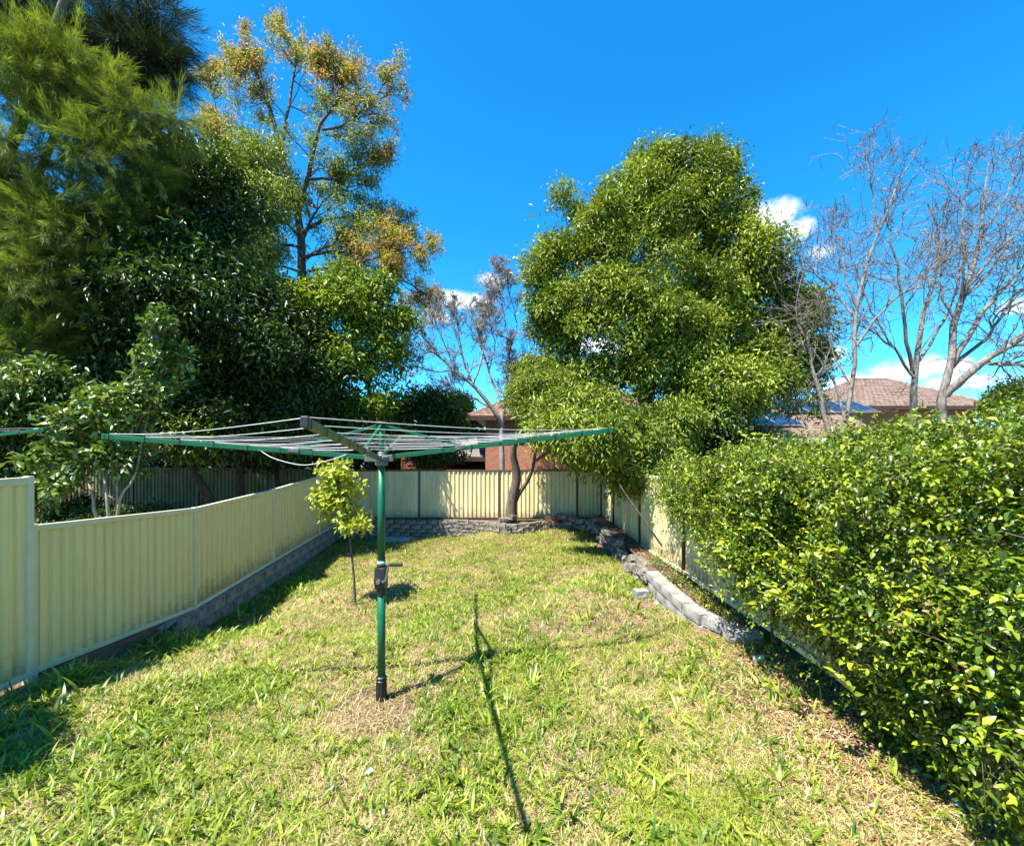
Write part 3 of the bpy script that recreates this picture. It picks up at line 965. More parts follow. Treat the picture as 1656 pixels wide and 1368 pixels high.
def tile_plane(name, a, b, c, d, mat, parent, pitch_w=.30, course=.34):
    """ridged, overlapping tiles on the quad a,b (eave) c,d (ridge); a-d and b-c are the sides. One part."""
    a, b, c, d = (np.array(q, float) for q in (a, b, c, d))
    nrows = max(2, int(np.linalg.norm(d - a) / course))
    nn = nrm(np.cross(b - a, d - a));
    if nn[2] < 0: nn = -nn
    V = []; Q = []
    for i in range(nrows):
        t0, t1 = i / nrows, (i + 1.06) / nrows
        t1 = min(t1, 1.0)
        L0, R0_ = a + (d - a) * t0, b + (c - b) * t0
        L1, R1 = a + (d - a) * t1, b + (c - b) * t1
        k = max(2, int(max(np.linalg.norm(R0_ - L0), .1) / pitch_w) * 4)
        s = np.linspace(0, 1, k + 1)
        wave = np.array([0, .018, .03, .018])[np.arange(k + 1) % 4]
        jit = np.repeat(RNG.normal(size=k // 4 + 2) * .004, 4)[:k + 1]
        lo = L0 + (R0_ - L0) * s[:, None] + nn * (.045 + wave + jit)[:, None]
        hi = L1 + (R1 - L1) * s[:, None] + nn * (.012 + wave * .9 + jit)[:, None]
        dn = L0 + (R0_ - L0) * s[:, None] + nn * .0
        bI = len(V)
        V += list(lo) + list(hi) + list(dn)
        m = k + 1
        for j in range(k):
            Q.append((bI + j, bI + j + 1, bI + m + j + 1, bI + m + j))
            Q.append((bI + 2 * m + j, bI + 2 * m + j + 1, bI + j + 1, bI + j))
    return wpart(name, np.array(V), np.array(Q), mat, parent, stuff=True)


def ridge_cap(a, b, mat, parent, r=.1):
    a = np.array(a, float); b = np.array(b, float)
    n = max(2, int(np.linalg.norm(b - a) / .4))
    polys = []
    for i in range(n):
        p = a + (b - a) * (i / n); q = a + (b - a) * ((i + 1.08) / n)
        polys.append((np.array([p, q]), np.array([r, r * .85]), 8))
    tube_part('ridge_cap', polys, mat, parent)


def build_brick_house():
    r = thing('brick_house', 'orange brick house with brown tiled roof behind the back fence, partly hidden by trees', 'house', (1.5, 18.0, 0))
    y = 17.0
    x0 = (785 - 828) / F * y; x1 = 6.4
    zt = HC + (720 - 672) / F * y
    m = MB(); m.box(x0, y, -.2, x1, y + 9, zt); m.build('wall', M_BRICK, r, world=True)
    # windows on the front
    for wx in (4.6,):
        m = MB(); m.box(wx, y - .03, 1.0, wx + 1.5, y - .003, 2.1); f = m.build('window', M_GUT, r, world=True)
        for k in range(2):
            m = MB(); m.box(wx + .06 + k * .72, y - .036, 1.06, wx + .72 + k * .72, y - .031, 2.04)
            o = m.build('pane', M_GLASS, f); o.location = -Vector(r.location)
    ov = .65
    e0 = (x0 - ov, y - .22, zt - .05); e1 = (x1 + ov, y - .22, zt - .05); e2 = (x1 + ov, y + 9 + ov, zt - .05); e3 = (x0 - ov, y + 9 + ov, zt - .05)
    rz = zt + 2.1
    q0 = (x0 + 3.4, y + 4.5, rz); q1 = (x1 - 3.4, y + 4.5, rz)
    tile_plane('roof', e0, e1, q1, q0, M_TILEB, r); tile_plane('roof', e3, e0, q0, q0, M_TILEB, r)
    tile_plane('roof', e1, e2, q1, q1, M_TILEB, r); tile_plane('roof', e2, e3, q0, q1, M_TILEB, r)
    ridge_cap(q0, q1, M_TILEB, r); ridge_cap(e0, q0, M_TILEB, r); ridge_cap(e1, q1, M_TILEB, r)
    m = MB(); m.box(e0[0] + .04, e0[1] + .04, zt - .06, e2[0] - .04, e2[1] - .04, zt - .02); m.build('eave_lining', M_FASC, r, world=True)
    m = MB()
    m.box(e0[0] - .02, e0[1] - .1, zt - .2, e1[0] + .02, e0[1] + .0, zt - .03); m.box(e0[0] - .1, e0[1] + .002, zt - .2, e0[0], e3[1], zt - .03)
    m.build('gutter', M_FASC, r, world=True)
    # lean-to wing on the left with grey tiles
    w = thing('brick_wing', 'low brown outbuilding with grey tiled roof left of the orange brick wall', 'outbuilding', (-3, 18.5, 0))
    y2 = 17.6
    xa = (600 - 828) / F * y2; xb = x0 - .02
    ze = HC - (740 - 720) / F * 17.2
    m = MB(); m.box(xa, y2, -.2, xb - 1.6, y2 + 4, ze + .05); m.box(xb - 1.6, y2 + 1.2, -.2, xb, y2 + 1.4, ze + .05)
    m.build('wall', M_BRICKB, w, world=True)
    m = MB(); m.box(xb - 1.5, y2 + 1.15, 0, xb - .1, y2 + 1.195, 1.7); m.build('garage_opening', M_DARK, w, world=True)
    zr = HC + (720 - 697) / F * 20
    A = (xa - .3, y2 - .4, ze); Bq = (xb, y2 - .4, ze); C = (xb, 20, zr); D = (-2.9, 20, zr)
    tile_plane('roof', A, Bq, C, D, M_TILEG, w)
    tile_plane('roof', (xa - .3, 22, ze), A, D, D, M_TILEG, w)
    ridge_cap(A, D, M_TILEG, w)
    m = MB(); m.box(A[0] - .05, A[1] - .12, ze - .14, xb, A[1], ze + .0); m.build('gutter', M_FASC, w, world=True)


build_brick_house()


def backboard():
    r = thing('basketball_hoop', 'basketball backboard with orange outline above the back fence left of centre', 'basketball hoop', (at(664, 750, 15.5)[0], 15.5, 0))
    c = at(664, 751, 15.5); z = c[2]
    m = MB(); m.box(-.33, 0, z - .25, .33, .03, z + .22); m.build('backboard', surf('clear_grey_board', (.12, .085, .07), (.16, .12, .1), rough=.3, scale=3), r, bevel=.03)
    mo = surf('orange_red_paint', (.55, .10, .03), (.6, .13, .05), rough=.4, scale=3)
    m = MB()
    for a, b in (((-.31, -.25), (-.31, .22)), ((.31, -.25), (.31, .22)), ((-.31, .2), (.31, .2)), ((-.31, -.23), (.31, -.23))):
        m.bar((a[0], -.01, z + a[1] + 0), (b[0], -.01, z + b[1]), .04, .02, up=(0, 1, 0))
    for a, b in (((-.12, -.16), (.12, -.16)), ((-.12, -.16), (-.12, .02)), ((.12, -.16), (.12, .02)), ((-.12, .0), (.12, .0))):
        m.bar((a[0], -.012, z + a[1]), (b[0], -.012, z + b[1]), .025, .02, up=(0, 1, 0))
    m.build('outline', mo, r)
    pts = np.array([(.22 * math.cos(t), -.26 + .22 * math.sin(t), z - .15) for t in np.linspace(0, 2 * math.pi, 17)])
    V, Q = tubes([(pts, np.full(17, .012), 5)])
    part('rim', quad_mesh('rim', V, Q, mo), r)
    m = MB(); m.lathe([(.04, 0), (.04, z)], 10, (0, .08, 0)); m.build('pole', M_GREYM, r)


backboard()


def build_right_houses():
    r = thing('tiled_house', 'brown tiled hip roofed house behind the bare trees at far right', 'house', (22, 31, 0))
    y = 26.0
    ze = HC + (720 - 657) / F * y; zr = HC + (720 - 617) / F * 30
    x0 = (1385 - 828) / F * y; x1 = (1612 - 828) / F * y
    e0 = (x0, y, ze); e1 = (x1, y, ze); e2 = (x1, y + 9, ze); e3 = (x0, y + 9, ze)
    q0 = (x0 + 3.2, y + 4.5, zr + .2); q1 = (x1 - 2.6, y + 4.5, zr + .2)
    tile_plane('roof', e0, e1, q1, q0, M_TILEP, r); tile_plane('roof', e3, e0, q0, q0, M_TILEP, r)
    tile_plane('roof', e1, e2, q1, q1, M_TILEP, r); tile_plane('roof', e2, e3, q0, q1, M_TILEP, r)
    ridge_cap(q0, q1, M_TILEP, r, .13); ridge_cap(e1, q1, M_TILEP, r, .13); ridge_cap(e0, q0, M_TILEP, r, .13)
    m = MB(); m.box(x0 + .6, y + .6, 0, x1 - .6, y + 8.4, ze - .05); m.build('wall', M_BRICK, r, world=True)
    m = MB(); m.box(x0 - .05, y - .12, ze - .2, x1 + .05, y, ze); m.box(x1, y, ze - .2, x1 + .12, y + 9, ze); m.build('gutter', M_FASC, r, world=True)
    for wx in (x1 - 3.4,):
        m = MB(); m.box(wx, y + .57, ze - 1.7, wx + 1.6, y + .597, ze - .5); f = m.build('window', M_GUT, r, world=True)
        m = MB(); m.box(wx + .06, y + .555, ze - 1.64, wx + 1.54, y + .568, ze - .56); o = m.build('pane', M_GLASS, f); o.location = -Vector(r.location)
    # nearer roof with solar panels
    s = thing('tiled_house', 'house with weathered tile roof carrying solar panels right of the big tree', 'house', (10, 20, 0))
    y = 16.5
    ze = HC + (720 - 708) / F * y; zr = HC + (720 - 650) / F * 21
    x0 = (1120 - 828) / F * y; x1 = (1440 - 828) / F * y
    e0 = np.array((x0, y, ze)); e1 = np.array((x1, y, ze)); q0 = np.array((x0 + 1.8, 21, zr)); q1 = np.array((x1 + .6, 21, zr))
    tile_plane('roof', e0, e1, q1, q0, M_TILEP, s)
    tile_plane('roof', (x1 + .6, 25.5, ze), (x0, 25.5, ze), q0, q1, M_TILEP, s)
    ridge_cap(q0, q1, M_TILEP, s, .12)
    m = MB(); m.box(x0 + .5, y + .6, 0, x1 - .3, 25, ze - .05); m.build('wall', M_BRICKB, s, world=True)
    m = MB(); m.box(x0 - .05, y - .14, ze - .16, x1 + .05, y, ze + .0); m.build('gutter', M_GUT, s, world=True)
    # panels
    ex = np.array((1.0, 0, 0)); ey = nrm(q0 - e0 - np.array((q0[0] - e0[0], 0, 0))); nn = nrm(np.cross(ex, ey))

    def pv(u, v, w=1.0, h=1.65):
        o = e0 + ex * u + ey * v + nn * .13
        root = thing('solar_panel', '', 'solar panel', tuple(o), 'solar panels on the weathered roof')
        V = []
        for z in (0, .04):
            for i, j in ((0, 0), (w, 0), (w, h), (0, h)): V.append(ex * i + ey * j + nn * z)
        mm = MB(); mm.add(V, BOXF); mm.build('frame', M_ALU, root)
        g = .025
        for a in range(4):
            for b_ in range(6):
                V = []
                ux0, ux1 = g + a * (w - 2 * g) / 4 + .006, g + (a + 1) * (w - 2 * g) / 4 - .006
                vy0, vy1 = g + b_ * (h - 2 * g) / 6 + .006, g + (b_ + 1) * (h - 2 * g) / 6 - .006
                for z in (.041, .044):
                    for i, j in ((ux0, vy0), (ux1, vy0), (ux1, vy1), (ux0, vy1)): V.append(ex * i + ey * j + nn * z)
                if (a, b_) == (0, 0): cm = MB()
                cm.add(V, BOXF)
        cm.build('cells', M_PV, root)
        return root
    ulist = []
    for i, (u, v) in enumerate([(2.55 + .0, 2.7), (3.57, 2.7), (2.75, .98), (3.77, .98), (4.79, 2.7), (5.81, 2.7), (6.83, 2.7), (7.85, 2.7)]):
        if i >= 4: ulist.append(pv(u + .25, v))
        else: ulist.append(pv(u, v))
    names = ['topmost left solar panel, next to the big tree', 'top row solar panel second from the big tree', 'lower row solar panel nearest the big tree',
             'lower row solar panel second from the big tree', 'top row solar panel just right of the two row block', 'top row solar panel fourth from the big tree',
             'top row solar panel behind the leaning bare stem', 'last solar panel at the right end of the top row']
    for q, nmm in zip(ulist, names): q['label'] = nmm


build_right_houses()

# far hill with scrub
def hill():
    n = 60; m = 6; V = []; Q = []
    for i in range(n):
        x = -260 + i * 12
        for j in range(m):
            t = j / (m - 1)
            hgt = 13 + 9 * math.exp(-((x - 150) / 90) ** 2) + 1.5 * math.sin(x * .05)
            V.append((x, 210 + t * 160, -1 + hgt * math.sin(t * math.pi / 2)))
    for i in range(n - 1):
        for j in range(m - 1): Q.append((i * m + j, (i + 1) * m + j, (i + 1) * m + j + 1, i * m + j + 1))
    o = part('hill', raw_mesh('hill', V, Q, surf('scrub_hill', (.05, .075, .03), (.11, .12, .06), rough=1, scale=.15), True)); o['kind'] = 'structure'
    P = np.stack([RNG.uniform(-200, 400, 2600), RNG.uniform(215, 365, 2600), np.zeros(2600)], 1)
    t = (P[:, 1] - 210) / 160
    P[:, 2] = (13 + 9 * np.exp(-((P[:, 0] - 150) / 90) ** 2) + 1.5 * np.sin(P[:, 0] * .05)) * np.sin(t * math.pi / 2)
    foliage('scrub', P, rand_dirs(len(P)), 14, 1.6, 2.6, 1.8, leaf_mat('scrub_leaf', [(0, (.03, .05, .02)), (1, (.10, .13, .05))]), None, droop=0)['label'] = 'far olive green scrub covering the hill behind the houses'
hill()

# ------------------------------------------------------------------ trees
LM_BIG = leaf_mat('olive_green_leaf', [(0, (.05, .085, .010)), (.5, (.15, .21, .02)), (1, (.38, .42, .055))], trans=.2, gloss=.28)
LM_DARK = leaf_mat('dark_glossy_leaf', [(0, (.014, .032, .008)), (.6, (.035, .07, .011)), (1, (.14, .21, .02))], trans=.2, gloss=.35, rough=.4)
LM_LIGHT = leaf_mat('fresh_green_leaf', [(0, (.05, .10, .010)), (.5, (.14, .21, .018)), (1, (.36, .42, .05))], trans=.28)
LM_CAS = leaf_mat('casuarina_needle', [(0, (.05, .09, .02)), (.5, (.14, .20, .035)), (1, (.29, .35, .07))], trans=.3, gloss=.2, rough=.6)
LM_CASD = leaf_mat('blue_green_needle', [(0, (.015, .035, .022)), (1, (.06, .09, .04))], trans=.2, gloss=.2, rough=.6)
LM_SPARSE = leaf_mat('mixed_green_russet_leaf', [(0, (.08, .13, .04)), (.5, (.20, .27, .05)), (.72, (.32, .32, .07)), (.85, (.42, .22, .09)), (1, (.48, .19, .09))], trans=.42)
LM_FIG = leaf_mat('broad_green_leaf', [(0, (.025, .06, .010)), (.5, (.09, .15, .02)), (1, (.22, .30, .06))], trans=.2, gloss=.6, rough=.35)
LM_SMALL = leaf_mat('yellow_green_leaf', [(0, (.14, .19, .02)), (.5, (.36, .40, .04)), (1, (.55, .56, .10))], trans=.35, gloss=.5, rough=.35)
LM_HEDGE = leaf_mat('hedge_leaf', [(0, (.02, .045, .006)), (.45, (.09, .15, .010)), (.85, (.33, .38, .02)), (.95, (.42, .42, .03)), (1, (.30, .17, .07))], trans=.22, gloss=.45, rough=.36)


def leafy_tree(name, label, cat, base, trunk_pts, trunk_r, blobs, n_clumps, per, spread, L, W, mat, bark, sub=(9, .42), shell=.22, seed=1, droop=.3,
               limb_r=.06, twig_n=300, up=.25, tint_fn=None, group=None, six=False, outw=.6, nup=.9, extra=None, carve=0.0):
    r = thing(name, label, cat, tuple(base), group)
    sb = sub_blobs(blobs, sub[0], sub[1], seed)
    P, O, idx = crown_points(sb, n_clumps, shell, seed + 5, up)
    if carve:
        q = P * np.array([1, 1, 1.25])
        cv = vnoise(q[:, 0] + .4 * q[:, 1], q[:, 2] + .3 * q[:, 1], .95, seed) * .6 + vnoise(q[:, 0] - .5 * q[:, 1], q[:, 2], 2.1, seed + 1) * .4
        ok = RNG.random(len(P)) < np.clip((cv - carve) * 8, .04, 1)
        P, O, idx = P[ok], O[ok], idx[ok]
    tr = smooth_path(trunk_pts, 14)
    polys = [(tr, np.linspace(trunk_r, trunk_r * .35, 14), 9)]
    k = RNG.choice(len(P), min(twig_n, len(P)), replace=False)
    polys += limbs_to(sb, tr, limb_r, twigs=(P[k], idx[k]), seed=seed)
    if extra: polys += extra
    tube_part('trunk', polys, bark, r)
    tc = np.random.default_rng(seed).random(len(sb))[idx] * .5 + RNG.random(len(P)) * .5
    if tint_fn is not None: tc = tint_fn(P, O, tc)
    foliage('crown', P, O, per, spread, L, W, mat, r, droop=droop, tint_c=tc, tint_j=.12, six=six, outw=outw, nup=nup)
    return r


# big olive tree right of centre (stands outside the right fence)
D = 13.5
def B(px, py, d, rx, rz, ry=None):
    """blob from photo pixels: centre, half sizes in pixels at distance d"""
    c = at(px, py, d); a = rx / F * d; b = rz / F * d
    return (c, (a, ry if ry else (a + b) / 2, b))
big = [B(1110, 290, 13.8, 80, 60), B(1020, 325, 13.2, 75, 52), B(915, 335, 13.4, 46, 30), B(1160, 275, 14.4, 34, 44), B(1050, 262, 14, 50, 36),
       B(940, 420, 12.8, 80, 52), B(885, 450, 13, 44, 42), B(1040, 420, 12.4, 85, 58), B(1010, 530, 12.2, 100, 62), B(1190, 400, 13.2, 80, 56), B(1110, 400, 13.8, 80, 60),
       B(1215, 480, 13.4, 80, 56), B(1265, 560, 13.4, 66, 52), B(1150, 545, 12.4, 80, 54), B(1165, 640, 12.2, 105, 60), B(915, 530, 13, 52, 46),
       B(1300, 500, 13.6, 40, 36), B(1312, 590, 13.4, 34, 52), B(1060, 670, 12.4, 100, 66), B(1000, 610, 12.2, 66, 44), B(1240, 640, 12.8, 80, 46), B(930, 600, 12.8, 54, 40),
       B(970, 372, 12.6, 58, 44), B(1085, 350, 13, 66, 44), B(1145, 470, 12.5, 64, 52), B(900, 492, 12.7, 46, 44), B(975, 478, 12.1, 66, 46), B(1080, 590, 11.9, 74, 50), B(1230, 432, 13, 52, 50),
       B(1222, 595, 12.4, 60, 46), B(1060, 480, 12.0, 50, 44), B(1140, 335, 13.4, 44, 40), B(1195, 325, 14, 26, 40), B(1100, 520, 14.4, 110, 90)]
leafy_tree('broadleaf_tree', 'tallest rounded olive green tree right of centre beyond the fence corner', 'tree', (3.9, 13.6, 0),
           [(3.9, 13.6, 0), (4.0, 13.6, 2.5), (4.4, 13.7, 5), (4.9, 13.9, 8)], .22, big, 20000, 12, .12, .14, .046, LM_BIG, M_BARKD, sub=(12, .40), seed=3, limb_r=.07, twig_n=900, droop=.35, shell=.14, up=.35, carve=.27)

# forked tree inside the back wall, with weeping crown over the right corner
low = [B(925, 700, 8.8, 40, 34), B(975, 712, 8.3, 40, 32), B(885, 690, 9.0, 30, 24), B(880, 645, 11.8, 60, 42), B(960, 660, 10.2, 55, 40), B(1010, 710, 9.3, 55, 48), B(960, 735, 9.2, 32, 34), B(905, 670, 10.4, 50, 36), B(1020, 768, 9.1, 38, 32),
       B(1060, 730, 10.2, 50, 40), B(890, 690, 11.6, 45, 22), B(870, 610, 12.4, 45, 28), B(1090, 690, 10.8, 50, 45)]
t0 = at(826, 840, 12.72)
fork = [(smooth_path([at(829, 822, 12.72), at(838, 800, 12.7), at(852, 780, 12.6), at(862, 755, 12.4), at(868, 715, 12.0)], 9), np.linspace(.075, .04, 9), 8),
        (smooth_path([at(866, 745, 12.3), at(930, 705, 10.8), at(1000, 705, 9.4)], 9), np.linspace(.045, .02, 9), 6)]
leafy_tree('forked_tree', 'forked tree growing from the low block wall before the back fence', 'tree', tuple(t0),
           [t0 - (0, 0, .1), at(828, 810, 12.72), at(836, 770, 12.65), at(830, 730, 12.5), at(845, 680, 12.2)], .18, low, 4600, 12, .12, .135, .034, LM_BIG, M_BARK, sub=(8, .45), seed=9,
           limb_r=.035, twig_n=500, droop=.5, extra=fork)

# dense dark trees beyond the left fence
dk = [B(250, 420, 10.5, 130, 110), B(340, 330, 11.5, 90, 80), B(150, 440, 12, 110, 90), B(330, 480, 10.5, 140, 110), B(420, 560, 11, 120, 110), B(250, 560, 10, 130, 110),
      B(130, 570, 11.6, 120, 90), B(380, 660, 11, 130, 70), B(240, 640, 10.4, 110, 80), B(60, 480, 12, 90, 110), B(470, 640, 11.5, 90, 70), B(20, 600, 11.6, 80, 70),
      B(100, 520, 12.0, 130, 90), B(20, 420, 12.2, 120, 120), B(180, 610, 12.2, 90, 60), B(40, 660, 11.5, 110, 60)]
leafy_tree('dense_tree', 'dense dark glossy tree mass towering over the left fence', 'tree', (-7.0, 11.5, 0),
           [(-7.0, 11.5, 0), (-7.1, 11.4, 3), (-7.4, 11.2, 6)], .12, dk, 17000, 12, .15, .15, .052, LM_DARK, M_BARKD, sub=(9, .42), seed=21, limb_r=.08, twig_n=300, droop=.4)
ld = [B(60, 690, 11.6, 90, 40), B(160, 680, 11.8, 80, 40), B(250, 690, 11.8, 80, 40), B(340, 680, 11.9, 80, 40), B(430, 690, 11.9, 70, 36), B(315, 700, 9.8, 90, 55), B(420, 710, 11, 90, 40), B(520, 700, 11.8, 70, 40), B(610, 690, 13.5, 80, 45), B(690, 680, 14.5, 60, 42), B(700, 725, 15, 50, 25)]
leafy_tree('understorey_tree', 'low dark green tree filling the shade behind the left arm of the clothes line', 'tree', (-6.0, 12.2, 0),
           [(-6.0, 12.2, 0), (-6.4, 12, 1.6), (-6.0, 12, 2.6)], .09, ld, 6800, 12, .14, .14, .05, LM_DARK, M_BARKD, sub=(8, .42), seed=22, limb_r=.05, twig_n=150, droop=.3,
           extra=[(smooth_path([at(345, 830, 10.6), at(335, 800, 10.5), at(318, 770, 10.4), at(300, 730, 10.4)], 8), np.linspace(.12, .07, 8), 8)])
# sunlit fresh green tree
fg = [B(530, 490, 12.2, 60, 42), B(600, 515, 12.6, 45, 36), B(478, 500, 11.8, 42, 32), B(560, 590, 12.2, 70, 55), B(625, 590, 12.6, 34, 55), B(575, 665, 12, 50, 30), B(500, 570, 12.4, 60, 50), B(655, 520, 13, 26, 26),
      B(560, 445, 12.4, 26, 20), B(610, 470, 12.6, 30, 22), B(440, 470, 12, 40, 26), B(650, 640, 13, 24, 30), B(450, 550, 12.4, 50, 40)]
leafy_tree('fresh_green_tree', 'bright fresh green tree left of the bare centre tree, catching the sun', 'tree', (-4.4, 14, 0),
           [(-4.4, 14, 0), (-4.4, 13.6, 2.5), (-4.2, 13, 4.5)], .13, fg, 3600, 10, .13, .15, .055, LM_LIGHT, M_BARKD, carve=.28, sub=(11, .44), seed=31, limb_r=.04, twig_n=300, droop=.25)
# yellow green crowns half way up, behind the dark mass
yg = [B(330, 280, 15, 70, 50), B(400, 260, 16, 60, 40), B(280, 260, 14.5, 50, 38), B(430, 330, 16, 70, 60), B(400, 400, 15, 60, 60)]
leafy_tree('gum_tree', 'yellow green drooping crown behind the dark trees at left', 'tree', (-10.5, 17, 0),
           [(-10.5, 17, 0), (-10.2, 16.5, 6), (-9.5, 16, 10)], .22, yg, 2300, 11, .16, .17, .04, LM_BIG, M_BARKP, sub=(8, .42), seed=41, limb_r=.06, twig_n=200, droop=.9)
# small round conifer and shrubs
leafy_tree('round_bush', 'small rounded green tree behind the bare twigs at centre', 'tree', (-2.7, 20, 0), [(-2.7, 20, 0), (-2.7, 20, 3.5)], .1,
           [B(738, 662, 20, 25, 26), B(735, 700, 20, 35, 26)], 700, 12, .14, .18, .07, LM_LIGHT, M_BARKD, seed=51, sub=(6, .4), limb_r=.03, twig_n=40)
leafy_tree('round_bush', 'leafy green bush at the right edge before the tiled house', 'bush', (15.8, 13.8, 0), [(15.8, 13.8, 0), (15.8, 13.8, 3)], .1,
           [B(1660, 645, 13.8, 52, 36), B(1625, 655, 13.6, 26, 22)], 900, 12, .12, .13, .06, LM_LIGHT, M_BARKD, seed=52, sub=(8, .42), limb_r=.03, twig_n=40)
leafy_tree('dark_bush', 'dark leafy bush under the solar panelled roof beside the big tree', 'bush', (5.6, 12.6, 0), [(5.6, 12.6, 0), (5.8, 12.6, 1.8)], .08,
           [B(1150, 720, 11.8, 80, 45), B(1200, 715, 12.6, 50, 30), B(1090, 750, 11.4, 45, 26)], 1500, 12, .13, .13, .045, LM_DARK, M_BARKD, seed=53, sub=(7, .42), limb_r=.03, twig_n=60)
leafy_tree('low_shrub', 'low dark shrub seen just above the nearest end of the low left fence', 'shrub', (-9.4, 11.2, 0), [(-9.4, 11.2, 0), (-9.4, 11.2, .5)], .03,
           [((-9.8, 11.2, .45), (1.3, .7, .4)), ((-8.6, 10.6, .35), (1.0, .6, .3)), ((-11.4, 11.6, .5), (1.2, .7, .5))], 900, 10, .1, .11, .04, LM_DARK, M_BARKD, seed=55, sub=(8, .42), limb_r=.015, twig_n=40)
leafy_tree('background_tree', 'dark tree row closing the view above the neighbour\'s rear fence at left', 'tree', (-11, 17, 0), [(-11, 17, 0), (-11, 17, 2.2)], .12,
           [B(x_, 728, 17, 75, 42) for x_ in (20, 110, 200, 290, 380, 470, 560)] + [B(600, 690, 17.5, 50, 50), B(520, 670, 17.5, 60, 50)], 3600, 11, .2, .2, .08, LM_DARK, M_BARKD, seed=54, sub=(6, .42), limb_r=.04, twig_n=40)

# broad leaved sapling and shrub just over the left fence
sp = [B(215, 665, 7.8, 60, 40), B(120, 690, 7.6, 50, 38), B(170, 740, 7.6, 80, 35), B(110, 780, 7.4, 45, 22), B(265, 530, 7.9, 28, 26), B(262, 585, 7.9, 36, 36), B(240, 630, 7.9, 44, 28), B(80, 740, 7.5, 36, 22)]
stems = [(smooth_path([at(185, 862, 7.5), at(a, 835, 7.4), at(b_, 800, 7.4), at(c, 770, 7.5), at(d_, 700, 7.7)], 10), np.linspace(.03, .014, 10), 6) for a, b_, c, d_ in
         ((190, 196, 218, 232), (176, 172, 168, 150), (155, 150, 138, 110))]
stems += [(smooth_path([at(228, 720, 7.66), at(232, 705, 7.7), at(246, 640, 7.8), at(262, 560, 7.9), at(266, 505, 7.9)], 10), np.linspace(.014, .005, 10), 5)]
leafy_tree('broad_leaved_sapling', 'broad leaved sapling with several pale stems just beyond the low left fence', 'tree', (at(185, 830, 7.5)[0], 7.5, 0),
           [(at(185, 860, 7.5)[0], 7.5, 0), at(188, 850, 7.5), at(190, 740, 7.6)], .03, sp, 620, 8, .07, .13, .058, LM_FIG, M_BARKP, sub=(7, .45), seed=61, limb_r=.014,
           twig_n=260, six=True, droop=.1, extra=stems, shell=.35)
leafy_tree('glossy_shrub', 'glossy dark green shrub at the left edge above the neighbour\'s clothes line', 'shrub', (-9.6, 8.6, 0), [(-9.6, 8.6, 0), (-9.4, 8.4, 2.5)], .06,
           [B(40, 630, 8, 70, 45), B(20, 700, 8, 60, 60), B(90, 640, 8.2, 40, 30), B(20, 780, 8, 60, 40)], 1300, 10, .1, .14, .05, LM_FIG, M_BARKD, sub=(8, .42), seed=62, limb_r=.025, twig_n=80)

# young yellow green tree on the lawn
r = None
bs = at(575, 968, 7.2); bs[2] = float(gz(bs[0], bs[1]))
ym = [B(540, 770, 7.2, 36, 24), B(555, 800, 7.2, 42, 36), B(560, 840, 7.15, 36, 26), B(530, 810, 7.2, 26, 36), B(585, 845, 7.1, 24, 18)]
leafy_tree('young_tree', 'slender young tree with yellow green leaves on the lawn behind the clothes line pole', 'tree', tuple(bs),
           [bs - (0, 0, .05), at(571, 920, 7.2), at(565, 868, 7.2), at(556, 800, 7.2), at(545, 765, 7.2)], .022, ym, 190, 7, .045, .105, .052, LM_SMALL, M_BARK, sub=(5, .5),
           seed=71, limb_r=.010, twig_n=90, six=True, droop=-.1, shell=.5,
           extra=[(smooth_path([at(566, 872, 7.2), at(592, 862, 7.15), at(601, 830, 7.1), at(599, 795, 7.1)], 8), np.linspace(.009, .004, 8), 5)])


# ---- casuarinas: drooping needle sprays
def needle_tree(label, base, trunk, tr_r, sprays, n, mat, bark, L=.34, seed=1, per=26, limb_r=.05, shell=.45, NW=.0055):
    rng = np.random.default_rng(seed)
    r = thing('casuarina', label, 'tree', tuple(base))
    sb = sub_blobs(sprays, 6, .5, seed)
    P, O, idx = crown_points(sb, n, shell, seed)
    tr = smooth_path(trunk, 14)
    polys = [(tr, np.linspace(tr_r, tr_r * .3, 14), 8)]
    k = rng.choice(n, min(n, 420), replace=False)
    polys += limbs_to(sb, tr, limb_r, twigs=(P[k], idx[k]), seed=seed)
    tube_part('trunk', polys, bark, r)
    # a spray: needles fan from a short drooping shoot
    sh = nrm(O * .8 + rng.normal(size=(n, 3)) * .35 + np.array([0.15, 0, -.15]))
    t = rng.random((n, per, 1))
    base_p = P[:, None, :] + sh[:, None, :] * (t * .5) + rng.normal(size=(n, per, 3)) * .02
    Dn = nrm(sh[:, None, :] * 1.0 + rng.normal(size=(n, per, 3)) * .3 + np.array([0, 0, -.12]))
    LL = L * rng.uniform(.6, 1.25, n * per)
    tint = np.clip(np.repeat(rng.random(n), per) * .7 + rng.random(n * per) * .35, 0, 1)
    V, Q, tt = leaves(base_p.reshape(-1, 3), Dn.reshape(-1, 3), LL, NW, bend=.04, fold=.1, tint=tint)
    wpart('needles', V, Q, mat, r, stuff=True, tint=tt)
    return r


